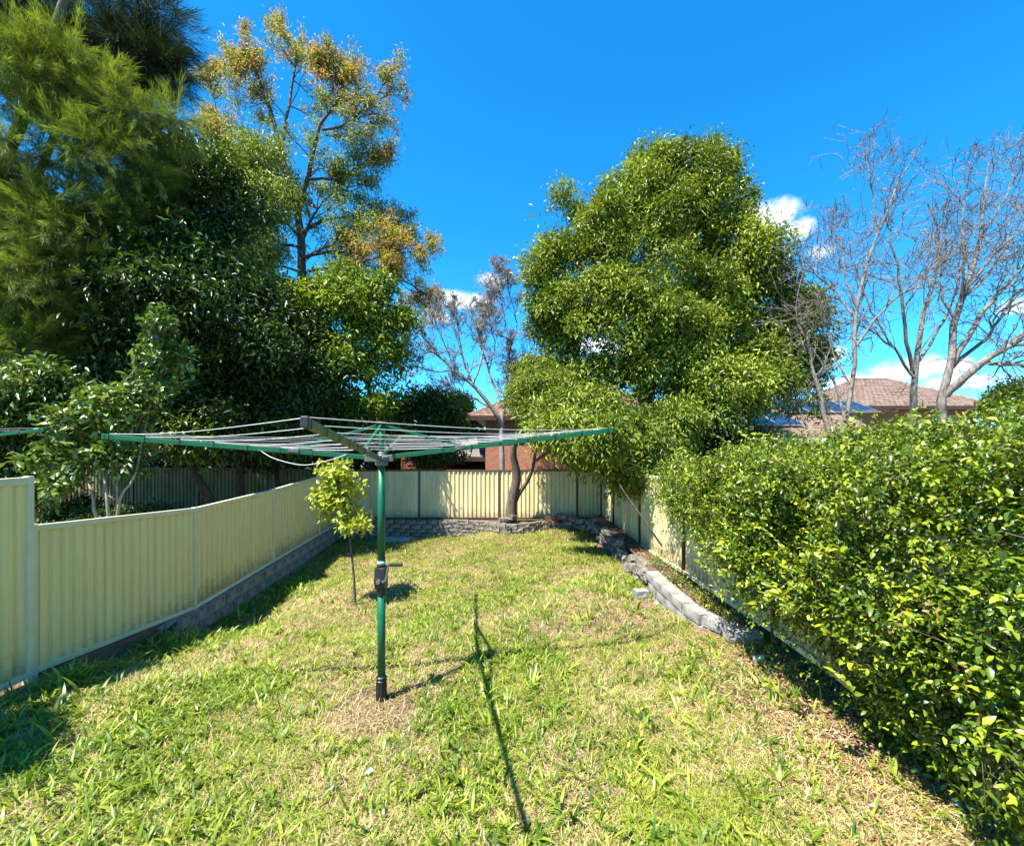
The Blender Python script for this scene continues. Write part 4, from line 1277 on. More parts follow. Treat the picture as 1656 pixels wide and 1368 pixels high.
needle_tree('tall feathery light green casuarina at the upper left edge', (-12.8, 9.4, 0), [(-12.8, 9.4, 0), (-12.5, 9.4, 5), (-10.4, 9.3, 9), (-9.0, 9.3, 13)], .2,
            [B(110, 130, 9.4, 92, 64), B(60, 250, 9.0, 101, 73), B(200, 190, 9.4, 64, 50), B(180, 280, 9.4, 73, 55), B(80, 370, 8.9, 82, 64), B(180, 370, 9.6, 55, 41), B(270, 200, 9.8, 41, 32),
             B(20, 470, 9.0, 46, 55), B(30, 120, 9.0, 73, 73), B(60, 450, 8.8, 70, 50), B(30, 560, 8.7, 55, 36), B(130, 440, 8.9, 50, 40), B(-40, 300, 9.0, 73, 110), B(250, 300, 10.4, 41, 27), B(90, 520, 9.4, 27, 32)], 2800, LM_CAS, M_BARK, seed=81, L=.22, per=62, NW=.007)
needle_tree('dark blue green casuarina behind the feathery one in the top left corner', (-14.8, 12.5, 0), [(-14.8, 12.5, 0), (-14.4, 12.5, 7), (-11.5, 12, 13)], .2,
            [B(180, 40, 11.5, 90, 60), B(210, 90, 11.5, 60, 40), B(240, 100, 11.5, 45, 30), B(60, 60, 11.5, 90, 60), B(270, 130, 11.5, 30, 22), B(130, 140, 11.5, 80, 60), B(20, 0, 11, 60, 50), B(250, 20, 11.5, 30, 22)], 1900, LM_CASD, M_BARKD, seed=82, L=.5, per=26)


# ---- tall sparse tree with russet tips
def sparse_tree():
    d = 18.0
    rng = np.random.default_rng(5)
    base = at(485, 720, d); base[2] = 0
    r = thing('sparse_tree', 'tall open crowned tree with russet leaf tips rising at left of centre', 'tree', tuple(base))
    pol = []
    def br(pts, r0, r1, dj=.0):
        p = smooth_path([at(x, y, d + z) for x, y, z in pts], 12)
        pol.append((p, np.linspace(r0, r1, 12), 7)); return p
    mains = [br([(485, 560, 0), (488, 440, 0), (480, 350, .1), (462, 270, .2), (440, 180, .2), (420, 120, 0), (400, 60, 0)], .2, .03),
             br([(480, 350, 0), (500, 290, -.4), (520, 210, -.6), (545, 160, -.6), (560, 120, -.5)], .12, .025),
             br([(484, 380, 0), (530, 350, .5), (590, 340, .8), (650, 345, 1)], .08, .02),
             br([(462, 270, 0), (400, 240, .4), (350, 190, .8), (330, 130, 1)], .08, .02),
             br([(455, 240, 0), (470, 160, .6), (480, 90, .8), (460, 50, 1)], .07, .02),
             br([(486, 420, 0), (560, 410, -.5), (620, 400, -.8), (690, 410, -1)], .08, .015),
             br([(486, 450, 0), (560, 450, 0), (640, 450, .3), (680, 470, .3)], .07, .015),
             br([(482, 380, 0), (430, 340, -.5), (390, 300, -.6)], .07, .02),
             br([(520, 210, -.6), (570, 200, -.3), (610, 160, 0), (635, 135, .2)], .05, .015),
             br([(500, 290, -.4), (545, 285, -.2), (590, 262, 0), (625, 268, .1)], .06, .015),
             br([(484, 400, 0), (440, 385, .4), (400, 350, .6), (360, 330, .7)], .06, .015),
             br([(486, 470, 0), (540, 480, -.6), (590, 455, -.9), (640, 440, -1)], .06, .015),
             br([(470, 310, 0), (420, 290, -.5), (370, 260, -.7), (340, 225, -.7)], .05, .015),
             br([(486, 445, 0), (560, 432, .3), (630, 420, .5), (700, 412, .6)], .06, .012),
             br([(486, 420, 0), (545, 385, .2), (605, 372, .3), (675, 382, .3)], .06, .012),
             br([(484, 400, 0), (520, 330, .2), (560, 310, .4), (600, 300, .5)], .05, .012),
             br([(484, 440, 0), (440, 430, .3), (400, 420, .4)], .05, .012),
             br([(440, 180, .2), (400, 150, .3), (370, 110, .3)], .04, .012),
             br([(548, 160, -.6), (535, 120, -.6), (525, 95, -.6)], .04, .012)]
    for q, (p, rad, sd) in enumerate(pol):
        w = rng.normal(size=(12, 3)) * .07; w[0] = 0; p += np.cumsum(w, 0) * .6
    for p in mains:
        for _ in range(15):
            i = rng.integers(2, 12)
            dr = nrm(p[i] - p[max(i - 2, 0)]) + rng.normal(size=3) * .65 + np.array([0, 0, .2])
            grow(p[i], dr / np.linalg.norm(dr), rng.uniform(.8, 1.5) * (1.25 - i * .07), .026, 2, pol, spread=.75, up=.1, kids=(2, 4), shrink=.6, rng=rng, minr=.006)
    tube_part('trunk', pol, M_BARK, r)
    tw = [q for q in pol if q[1][0] < .02]
    P = np.concatenate([q[0][1:] for q in tw])
    sel = rng.choice(len(P), min(len(P), 13000), replace=False)
    P = P[sel]
    pxy = np.stack([P[:, 0] / P[:, 1] * F + 828, 720 - (P[:, 2] - HC) / P[:, 1] * F], 1)
    c = np.array([at(490, 330, d)])
    rr = np.linalg.norm((P - c) / np.array([4.5, 3, 6]), axis=1)
    rus = np.clip((rr - .42) * 1.3, 0, .55) * (rng.random(len(P)) < .58)
    tc = np.clip(rng.random(len(P)) * .55 + rus, 0, 1)
    foliage('crown', P, rand_dirs(len(P)), 5, .12, .15, .036, LM_SPARSE, r, droop=.2, tint_c=tc, tint_j=.08)
sparse_tree()


# ---- bare trees
def bare_tree(label, d, roots, mains, seed, lev=3, kids=(3, 4), n_side=6, ln=(.8, 1.6), mat=M_DEAD, up=.3, r_scale=1.0, spread=.72, shrink=.66, minr=.0035, group=None):
    r_scale *= .82
    rng = np.random.default_rng(seed)
    base = at(roots[0], roots[1], d); base[2] = 0
    r = thing('bare_tree', label, 'tree', tuple(base), group)
    pol = []
    for pts, r0, r1 in mains:
        p = smooth_path([at(x, y, d + z) for x, y, z in pts], 14)
        p[1:-1] += rng.normal(size=(12, 3)) * .02
        pol.append((p, np.linspace(r0, r1, 14) * r_scale, 8))
        for _ in range(n_side):
            i = rng.integers(5, 14)
            dr = nrm(p[i] - p[i - 2]) + rng.normal(size=3) * .55 + np.array([0, 0, up])
            rr = max(min(np.interp(i, [0, 13], [r0, r1]) * .5, .03), .01)
            grow(p[i], dr / np.linalg.norm(dr), rng.uniform(*ln) * (1.3 - i * .082), rr * r_scale, lev, pol, spread=spread, up=up * .45, kids=kids, shrink=shrink, rng=rng, minr=minr, wob=.26)
    big_ = [q for q in pol if q[2] >= 7]; small = [q for q in pol if q[2] < 7]
    tube_part('trunk', big_, mat, r)
    tube_part('twigs', small, mat, r, smooth=False, stuff=True)
    return r


# centre bare tree, weeping to the left
bare_tree('bare leafless tree with tangled grey twigs in the gap at centre', 14.6, (808, 720), [
    ([(812, 760, 0), (812, 690, 0), (818, 640, 0), (822, 580, .1), (826, 540, .1)], .11, .035),
    ([(740, 603, -.4), (720, 560, -.3), (705, 520, -.2), (715, 485, -.2)], .03, .008),
    ([(790, 600, .3), (800, 560, .2), (790, 510, .1), (800, 480, .1)], .03, .008),
    ([(765, 625, -.3), (780, 580, -.1), (785, 530, 0), (780, 500, 0)], .04, .008),
    ([(705, 570, -.5), (670, 560, -.4), (650, 520, -.3), (660, 490, -.2)], .03, .008),
    ([(812, 690, 0), (795, 660, -.2), (765, 625, -.3), (735, 600, -.4), (705, 570, -.5), (680, 540, -.6)], .10, .02),
    ([(795, 660, -.2), (760, 640, -.2), (720, 632, -.2), (680, 640, -.2)], .05, .012),
    ([(765, 625, -.3), (750, 580, -.2), (740, 530, 0), (735, 490, .1)], .05, .012),
    ([(815, 660, 0), (790, 600, .3), (775, 540, .4), (765, 490, .4)], .06, .014),
    ([(822, 580, 0), (818, 520, .1), (805, 460, .1), (795, 425, .1)], .03, .008),
    ([(826, 560, 0), (836, 520, .2), (822, 470, .2), (820, 430, .2)], .03, .008),
    ([(735, 600, -.4), (700, 600, -.6), (665, 585, -.8), (645, 560, -.8)], .035, .01),
    ([(815, 650, 0), (840, 600, .3), (862, 560, .4), (866, 530, .4)], .03, .008)],
    91, lev=2, kids=(5, 8), n_side=16, ln=(.6, 1.15), mat=M_DEAD2, up=.2, minr=.0065, shrink=.6, spread=.6)
m_bits = [smooth_path([at(728, 770, 12.9), at(720, 740, 13), at(705, 748, 13.1), at(690, 765, 13)], 9), smooth_path([at(745, 765, 13), at(742, 735, 13.1), at(758, 722, 13.3), at(775, 718, 13.6)], 9)]

bare_tree('leaning bare tree with dark slanting stems rising behind the hedge beside the solar panels', 11.5, (1350, 720), [
    ([(1362, 740, 0), (1365, 690, 0), (1380, 600, 0), (1385, 520, 0), (1400, 430, .1), (1425, 370, .2), (1455, 290, .2), (1490, 240, .2)], .10, .012),
    ([(1368, 690, 0), (1350, 620, .3), (1310, 560, .5), (1285, 500, .5), (1300, 430, .5), (1290, 380, .5)], .05, .01),
    ([(1385, 520, 0), (1350, 470, .4), (1310, 440, .6), (1280, 440, .6)], .035, .008),
    ([(1350, 720, 0), (1330, 660, .2), (1315, 600, .3), (1305, 540, .4), (1290, 480, .4)], .10, .02),
    ([(1312, 720, 0), (1296, 670, .2), (1275, 640, .3)], .05, .02),
    ([(1385, 560, 0), (1430, 500, -.2), (1480, 460, -.3), (1520, 420, -.3)], .05, .012),
    ([(1376, 620, 0), (1350, 580, .3), (1335, 520, .4), (1320, 450, .4)], .04, .01),
    ([(1387, 500, 0), (1365, 450, .1), (1360, 400, .3), (1330, 350, .4)], .035, .01),
    ([(1420, 380, .2), (1412, 320, .2), (1405, 270, .2), (1415, 235, .2)], .03, .008)],
    101, lev=2, kids=(2, 4), n_side=14, ln=(1.0, 1.9), up=.1, minr=.006, r_scale=.85)
bare_tree('bare tree with a forked pale trunk between the leaning stems and the far right one', 13.0, (1480, 660), [
    ([(1478, 720, 0), (1478, 650, 0), (1480, 600, 0), (1490, 520, .2), (1510, 450, .3), (1520, 380, .4), (1500, 330, .4)], .16, .02),
    ([(1478, 610, 0), (1450, 570, 0), (1400, 530, 0), (1350, 520, .1)], .07, .012),
    ([(1476, 600, 0), (1462, 520, -.3), (1452, 440, -.4), (1440, 380, -.4), (1445, 320, -.4)], .08, .012),
    ([(1482, 590, 0), (1520, 530, .4), (1545, 470, .5), (1560, 400, .5), (1555, 330, .6)], .07, .012),
    ([(1440, 560, 0), (1400, 480, .4), (1380, 420, .5), (1370, 360, .5)], .04, .01),
    ([(1462, 500, -.3), (1500, 440, -.6), (1540, 400, -.7)], .04, .01)],
    102, lev=2, kids=(2, 4), n_side=15, ln=(1.2, 2.2), up=.08, minr=.007, r_scale=.8)
bare_tree('big bare tree with thick spreading pale limbs at the right edge', 13.0, (1528, 650), [
    ([(1522, 720, 0), (1524, 650, 0), (1535, 590, 0), (1548, 500, .1), (1575, 430, .2), (1588, 370, .3), (1590, 320, .3), (1600, 260, .3)], .17, .02),
    ([(1528, 640, 0), (1560, 610, -.3), (1600, 580, -.5), (1650, 545, -.7), (1720, 500, -.9)], .16, .07),
    ([(1540, 590, 0), (1580, 520, .1), (1620, 470, .1), (1656, 430, .1), (1690, 390, .1)], .11, .03),
    ([(1590, 585, -.4), (1630, 590, -.6), (1690, 585, -.8)], .08, .03),
    ([(1560, 480, .1), (1600, 440, .3), (1640, 380, .4), (1660, 320, .4)], .05, .012),
    ([(1552, 490, 0), (1560, 430, -.3), (1555, 370, -.4), (1565, 300, -.4), (1575, 260, -.4)], .05, .01),
    ([(1535, 600, 0), (1600, 540, .4), (1640, 480, .5), (1700, 440, .6)], .08, .03),
    ([(1600, 580, -.5), (1640, 560, -.3), (1700, 560, 0)], .05, .03),
    ([(1545, 520, .1), (1520, 470, .3), (1530, 400, .4), (1525, 340, .4)], .05, .012),
    ([(1560, 470, .1), (1620, 400, -.3), (1660, 370, -.4), (1700, 330, -.4)], .05, .015),
    ([(1588, 380, .3), (1620, 330, .3), (1640, 280, .3), (1648, 240, .3)], .04, .01)],
    103, lev=2, kids=(2, 4), n_side=14, ln=(1.2, 2.3), up=.08, minr=.007, r_scale=.9)

# unseen tree added at the left so its crown shades the near lawn corner
leafy_tree('unseen_shade_tree', 'added unseen green tree beyond the tall left fence panel, shading the lawn corner', 'tree', (-6.6, 2.2, 0), [(-6.6, 2.2, 0), (-6.3, 2.3, 2), (-6.0, 2.4, 3.2)], .1,
           [((-5.75, 2.38, 3.3), (.95, .42, .4))], 700, 10, .08, .13, .06, LM_DARK, M_BARKD, sub=(8, .42), seed=111, limb_r=.03, twig_n=40)

# ------------------------------------------------------------------ hedge over the right fence
HB = [((2.85, 7.7, 1.5), (.66, .8, .42)), ((2.85, 6.8, 1.5), (.8, .8, .62)), ((2.9, 5.8, 1.5), (.85, .9, .78)), ((3.0, 4.8, 1.55), (.95, 1.0, .85)),
      ((3.05, 3.9, 1.5), (1.0, 1.0, 1.05)), ((3.05, 3.0, 1.45), (1.0, .9, 1.15)), ((3.05, 2.1, 1.4), (1.0, .9, 1.2)),
      ((4.3, 5.2, 1.5), (1.3, 2.0, .95)), ((4.5, 3.6, 1.5), (1.3, 1.6, 1.1)), ((3.8, 7.0, 1.4), (1.0, 1.2, .75)), ((4.1, 8.6, 1.2), (1.2, 1.2, .7)), ((4.2, 2.2, 1.5), (1.2, 1.4, 1.15)),
      ((2.5, 5.5, 1.5), (.42, .6, .36)), ((2.45, 4.6, 1.35), (.42, .65, .45)), ((2.4, 3.8, 1.15), (.42, .6, .6)), ((2.4, 3.1, .9), (.42, .6, .7)), ((2.5, 3.0, .55), (.3, .6, .4)),
      ((2.62, 7.5, 1.8), (.35, .5, .25)), ((2.62, 6.9, 1.85), (.4, .5, .3)), ((2.62, 6.2, 1.9), (.42, .5, .34)), ((2.65, 5.4, 1.95), (.45, .55, .36)), ((2.65, 4.6, 1.95), (.45, .55, .38)),
      ((2.65, 3.8, 1.95), (.45, .55, .4)), ((2.65, 3.0, 1.95), (.45, .55, .42)), ((2.65, 2.2, 1.95), (.45, .55, .45)),
      ((3.5, 3.9, 1.95), (.8, .9, .74)), ((3.4, 3.0, 1.95), (.8, .8, .72)), ((4.5, 4.2, 2.05), (1.2, 1.4, .82)), ((3.3, 2.3, 1.95), (.7, .7, .75)), ((5.0, 5.6, 1.95), (1.3, 1.5, .7)), ((3.4, 4.9, 1.9), (.8, .8, .6)),
      ((2.62, 2.3, .5), (.26, .6, .38)), ((2.62, 2.9, .5), (.24, .5, .38)), ((2.64, 3.4, .55), (.22, .4, .38)), ((2.6, 2.6, 1.0), (.3, .7, .5)),
      ((2.2, 1.95, .95), (.34, .35, .42)), ((2.4, 2.3, .9), (.45, .5, .7))]


def hedge():
    r = thing('hedge', 'overgrown glossy green hedge spilling over the right fence', 'hedge', (3.3, 4.5, 0))
    sb = sub_blobs([(np.array(c), np.array(q)) for c, q in HB], 13, .34, 7)
    P, O, idx = crown_points(sb, 66000, .28, 8, .2)
    zmin = np.interp(P[:, 1], [2.4, 3.0, 3.56, 4.0, 4.4, 5.0, 5.9, 6.8, 7.6], [.12, .15, .6, .85, 1.0, 1.13, 1.25, 1.42, 1.6])
    ok = (P[:, 2] > 0.25) & ((P[:, 0] > 2.7) | (P[:, 2] > zmin + RNG.normal(size=len(P)) * .07))
    ok &= P[:, 0] > np.interp(P[:, 1], [1.7, 2.1, 2.6, 3.7, 4.5], [1.75, 2.2, 2.2, 2.1, 1.9]) + np.clip(1.35 - P[:, 2], 0, 1) * np.interp(P[:, 1], [1.9, 2.2], [.1, .42]) * (P[:, 1] < 3.8) + RNG.normal(size=len(P)) * .04
    ok &= ~((P[:, 0] < 3.1) & (P[:, 1] > 7.25 + RNG.normal(size=len(P)) * .12))
    cav = vnoise(P[:, 1] * 1.0 + P[:, 2] * .35, P[:, 2] * 1.1 + P[:, 0] * .8, 2.1, 44) * .65 + vnoise(P[:, 1] + 3, P[:, 2] - P[:, 0], 5.5, 45) * .35
    ok &= RNG.random(len(P)) < np.clip((cav - .24) * 7, .12, 1)
    P, O, idx = P[ok], O[ok], idx[ok]
    # weight towards what stands near
    rng = np.random.default_rng(4)
    # shoots: alternate leaves along a short twig
    n = len(P); per = 7
    sh = nrm(O * .7 + rng.normal(size=(n, 3)) * .5 + np.array([-.1, -.05, .15]))
    ln = rng.uniform(.06, .2, n)
    t = np.linspace(0.1, 1, per)
    base = P[:, None, :] + sh[:, None, :] * (ln[:, None, None] * t[None, :, None])
    s = rng.normal(size=(n, 3)); s = nrm(s - sh * (s * sh).sum(1, keepdims=True)); s2 = np.cross(sh, s)
    a = np.arange(per) * 2.4
    side = np.cos(a)[None, :, None] * s[:, None, :] + np.sin(a)[None, :, None] * s2[:, None, :]
    Dn = nrm(side * .9 + sh[:, None, :] * .6 + rng.normal(size=(n, per, 3)) * .2)
    LL = rng.uniform(.032, .057, n * per) * np.repeat(rng.uniform(.8, 1.15, n), per)
    tint = np.clip(np.repeat(rng.random(n) * .6 + .1, per) + rng.normal(size=n * per) * .12 + np.tile(np.linspace(-.1, .15, per), n), 0, .93)
    bz = vnoise(P[:, 1], P[:, 0], 1.6, 60) * np.clip((P[:, 2] - 1.9) * 2, 0, 1)
    brown = np.repeat(rng.random(n) < .012 + .35 * np.clip(bz - .62, 0, 1), per) & (rng.random(n * per) < .7); tint[brown] = 1.0
    Nn = rand_dirs(n * per) * .6 + np.array([0, 0, .9])
    bf, df = base.reshape(-1, 3), Dn.reshape(-1, 3)
    near = (np.linalg.norm(bf - np.array([0, 0, HC]), axis=1) < 4.9)
    for msk, six in ((near, True), (~near, False)):
        V, Q, tt = leaves(bf[msk], df[msk], LL[msk], LL[msk] * .46, bend=.18, fold=.16, six=six, tint=tint[msk], N=Nn[msk])
        wpart('leaves', V, Q, LM_HEDGE, r, stuff=True, tint=tt)
    pol = []
    for i in rng.choice(n, 3000, replace=False):
        pol.append((np.array([P[i] - sh[i] * .22, P[i], P[i] + sh[i] * ln[i]]), np.array([.0028, .002, .0008]), 3))
    tube_part('twigs', pol, M_BARK, r, smooth=False, stuff=True)
    st = []
    for k in range(26):
        x = rng.uniform(2.8, 3.9); y = rng.uniform(1.2, 7.6)
        c = HB[min(int((7.9 - y)), 6)][0]
        st.append(limb((x, y, 0), (c[0] + rng.normal() * .4, y + rng.normal() * .3, 1.7), .03, .01, n=7, wob=.08))
    tube_part('stems', st, M_BARK, r)
    # long arching shoots
    sh_p = []; LP = []; LD = []
    for k in range(46):
        y = rng.uniform(2.3, 5.4); x = 2.35 + rng.normal() * .12; z = rng.uniform(.8, 1.6) if k % 3 else rng.uniform(1.8, 2.5)
        if k % 3 == 0: x += .7
        a = np.array((x, y, z)); dd = np.array((-.45 * rng.random() - .1, rng.normal() * .4 - .2, rng.uniform(-.1, .8))); dd /= np.linalg.norm(dd)
        L_ = rng.uniform(.25, .5)
        p = np.array([a + dd * L_ * t - np.array([0, 0, .25 * L_ * t * t]) for t in np.linspace(-.15, 1, 8)])
        sh_p.append((p, np.linspace(.0028, .0012, 8), 4))
        for i in range(1, 8):
            for sgn in (-1, 1):
                q = p[i]; tdir = nrm(p[i] - p[i - 1]); sd = nrm(np.cross(tdir, [0, 0, 1]))
                LP.append(q); LD.append(nrm(sd * sgn * .8 + tdir * .7 + rng.normal(size=3) * .15))
    tube_part('arching_shoots', sh_p, M_BARKP, r, stuff=True)
    LP = np.array(LP); LD = np.array(LD)
    V, Q, tt = leaves(LP, LD, rng.uniform(.05, .085, len(LP)), .034, bend=.2, fold=.2, six=True, tint=rng.uniform(.5, .92, len(LP)))
    wpart('shoot_leaves', V, Q, LM_HEDGE, r, stuff=True, tint=tt)


hedge()

# ------------------------------------------------------------------ grass, weeds, litter
LM_GRASS = leaf_mat('grass_blade', [(0, (.22, .15, .08)), (.2, (.58, .48, .26)), (.36, (.48, .41, .17)), (.5, (.32, .34, .05)), (1, (.15, .23, .016))], trans=.3, rough=.6, gloss=.25)
LM_WEED = leaf_mat('broad_grass_blade', [(0, (.055, .12, .008)), (.5, (.19, .27, .018)), (1, (.44, .48, .07))], trans=.35, rough=.42, gloss=.45)


BWX = np.array([p[0] for p in BACKWALL]); BWY = np.array([p[1] for p in BACKWALL])


def lawn_pts(n, k=1.25, dmin=2.2, rng=None):
    u = rng.random(n)
    a, b = dmin, 12.9
    e = 1 - k + 1e-6
    d = (a ** e + u * (b ** e - a ** e)) ** (1 / e)          # density ~ d^-k
    x = rng.uniform(-5.0, 2.75, n)
    ok = (x > fence_x(d) + .06) & (x < 2.72) & (d < np.interp(x, BWX[:-1], BWY[:-1]) - .08)
    ok &= ~((x > 2.1) & (d > 4.85)) & ~((x > 2.02) & (d > 9))
    x, d = x[ok], d[ok]
    # only where the frame can see, with a margin
    vis = np.abs(x / d) < 1.45
    return x[vis], d[vis]


def ribbons(P, D, L, W, K=3, bend=.6, prof=None, tint=None, rng=None):
    """arching blades: K segments"""
    n = len(P)
    t = np.linspace(0, 1, K + 1)
    if prof is None: prof = np.array([.6, 1, .8, .05]) if K == 3 else np.interp(t, [0, .3, .7, 1], [.5, 1, .8, .03])
    H = D.copy(); H[:, 2] = 0; H = nrm(H)
    bend = np.broadcast_to(bend, (n,))
    L = np.broadcast_to(L, (n,)); W = np.broadcast_to(W, (n,))
    S_ = np.stack([-H[:, 1], H[:, 0], np.zeros(n)], 1)
    tw = rng.normal(size=n) * .5
    S_ = nrm(S_ + H * tw[:, None])
    rows = []
    pos = P.copy(); el0 = np.arcsin(np.clip(D[:, 2], -1, 1))
    for i, ti in enumerate(t):
        rows.append(np.stack([pos - S_ * (W * prof[i] / 2)[:, None], pos + S_ * (W * prof[i] / 2)[:, None]], 1))
        el = el0 - bend * 1.9 * (ti + .5 / K)
        step = (L / K)[:, None] * (H * np.cos(el)[:, None] + np.array([0, 0, 1.0]) * np.sin(el)[:, None])
        pos = pos + step
    V = np.stack(rows, 1).reshape(n, (K + 1) * 2, 3)
    b = np.arange(n)[:, None] * (K + 1) * 2
    Q = np.concatenate([b + np.array([[2 * i, 2 * i + 1, 2 * i + 3, 2 * i + 2]]) for i in range(K)])
    return V.reshape(-1, 3), Q, np.repeat(tint, (K + 1) * 2)


def grass():
    rng = np.random.default_rng(17)
    # fine turf, dry and green mixed
    x, d = lawn_pts(520000, 1.45, rng=rng)
    green = vnoise(x, d, .8, 1) * .55 + vnoise(x, d, 2.3, 2) * .45 + np.clip((d - 8) / 9, 0, .35)
    litter = np.clip((x - 1.3 - .18 * (d - 2)) / 1.0, 0, 1) * (d < 7)
    green = green + .08 - litter * .38 + np.clip((d - 8.5) / 5, 0, .25)
    bare = vnoise(x, d, 1.6, 5) + .5 * vnoise(x, d, 5, 6)
    pole = np.hypot(x + 1.25, d - 3.98)
    keep = (rng.random(len(x)) < np.clip(1.3 - bare * .85, .2, 1) * (1 - .5 * litter)) & ((pole > .38) | (rng.random(len(x)) < .3)) & ((np.hypot(x + 2.55, d - 7.2) > .22) | (rng.random(len(x)) < .3))
    x, d, green = x[keep], d[keep], green[keep]
    n = len(x)
    P = np.stack([x, d, gz(x, d) - .004], 1)
    isg = rng.random(n) < np.clip((green - .39) * 1.8 + np.clip((d - 7) / 10, 0, .4), .12, .93)
    tint = np.where(isg, rng.uniform(.40, 1, n), rng.uniform(0, .4, n))
    az = rng.uniform(0, 2 * math.pi, n); el = np.where(isg, rng.uniform(.35, 1.4, n), rng.uniform(.05, 1.1, n))
    D = np.stack([np.cos(az) * np.cos(el), np.sin(az) * np.cos(el), np.sin(el)], 1)
    sc = 1 + np.clip((d - 5) / 10, 0, .8)
    L = rng.uniform(.035, .12, n) * np.where(isg, .85, 1)
    W = rng.uniform(.003, .0072, n) * sc
    V, Q, tt = ribbons(P, D, L, W, K=2, bend=rng.uniform(.1, .95, n), prof=np.array([.8, .9, .08]), tint=tint, rng=rng)
    o = wpart('grass', V, Q, LM_GRASS, None, stuff=True, tint=tt)
    o['label'] = 'short patchy lawn grass, half dry straw and half green'
    # broad bladed clumps
    x, d = lawn_pts(52000, 1.0, 2.3, rng)
    den = vnoise(x, d, .7, 9) * .6 + vnoise(x, d, 2.5, 10) * .4 + .25 * np.exp(-((x - fence_x(d) - .5) / .6) ** 2) - np.clip((d - 9) / 6, 0, .3)
    keep = (rng.random(len(x)) < np.clip((den - .33) * 2.2, .18, 1) * (1 - .75 * np.clip((x - 1.1 - .2 * (d - 2)) / .8, 0, 1) * (d < 6))) & (np.hypot(x + 1.25, d - 3.95) > .4)
    x, d = x[keep], d[keep]
    n = len(x); per = rng.integers(3, 7, n)
    idx = np.repeat(np.arange(n), per); N_ = len(idx)
    size = rng.uniform(.35, .95, n) ** 1.2 * (1 + .5 * (rng.random(n) < .06)) * (1 + .25 * np.exp(-((x - fence_x(d) - .4) / .5) ** 2))
    px = x[idx] + rng.normal(size=N_) * .012; pd = d[idx] + rng.normal(size=N_) * .012
    P = np.stack([px, pd, gz(px, pd) - .005], 1)
    az = rng.uniform(0, 2 * math.pi, N_); el = rng.uniform(.75, 1.45, N_)
    D = np.stack([np.cos(az) * np.cos(el), np.sin(az) * np.cos(el), np.sin(el)], 1)
    L = rng.uniform(.07, .20, N_) * size[idx]
    W = rng.uniform(.011, .023, N_) * size[idx]
    tint = np.clip(np.repeat(rng.uniform(0, .8, n), per) + rng.normal(size=N_) * .15, 0, 1)
    V, Q, tt = ribbons(P, D, L, W, K=4, bend=rng.uniform(.2, .95, N_), prof=np.array([.45, .95, 1, .7, .05]), tint=tint, rng=rng)
    o = wpart('weeds', V, Q, LM_WEED, None, stuff=True, tint=tt)
    o['label'] = 'bright green broad bladed weeds sprouting all over the lawn'
    # fallen leaves and bark chips by the hedge and in the back corner
    n = 22000
    x = rng.uniform(.6, 2.72, n); d = rng.uniform(2.0, 6.9, n)
    w = np.clip((x - 1.15 - .16 * (d - 2)) / 1.0, .02, 1)
    k = (rng.random(n) < w ** 1.3) & ~((x > 2.1) & (d > 4.85)); x, d = x[k], d[k]
    z = gz(x, d)
    x2 = rng.uniform(.85, 2.6, 1600); d2 = np.minimum(rng.uniform(11.7, 13.1, 1600), 13.1); z2 = np.where(d2 > np.interp(x2, BWX[:-1], BWY[:-1]), .21, gz(x2, d2))
    x3 = rng.uniform(2.28, 2.6, 900); d3 = rng.uniform(4.9, 12, 900); z3 = np.full(900, .39)
    x, d, z = np.concatenate([x, x2, x3]), np.concatenate([d, d2, d3]), np.concatenate([z, z2, z3])
    n = len(x)
    P = np.stack([x, d, z + rng.uniform(.004, .03, n)], 1)
    az = rng.uniform(0, 2 * math.pi, n); el = rng.normal(size=n) * .25
    D = np.stack([np.cos(az) * np.cos(el), np.sin(az) * np.cos(el), np.sin(el)], 1)
    L = rng.uniform(.018, .05, n)
    lm = leaf_mat('fallen_leaf', [(0, (.10, .05, .03)), (.35, (.28, .15, .08)), (.6, (.42, .30, .18)), (.85, (.36, .11, .05)), (1, (.6, .5, .35))], trans=.1, rough=.7, gloss=.2)
    V, Q, tt = leaves(P, D, L, L * .42, bend=.1, fold=.15, N=np.tile([0, 0, 1.], (n, 1)) + rand_dirs(n) * .5, tint=rng.random(n))
    o = wpart('leaf_litter', V, Q, lm, None, stuff=True, tint=tt); o['label'] = 'dry red brown leaf litter strewn beside the hedge and beds'


grass()


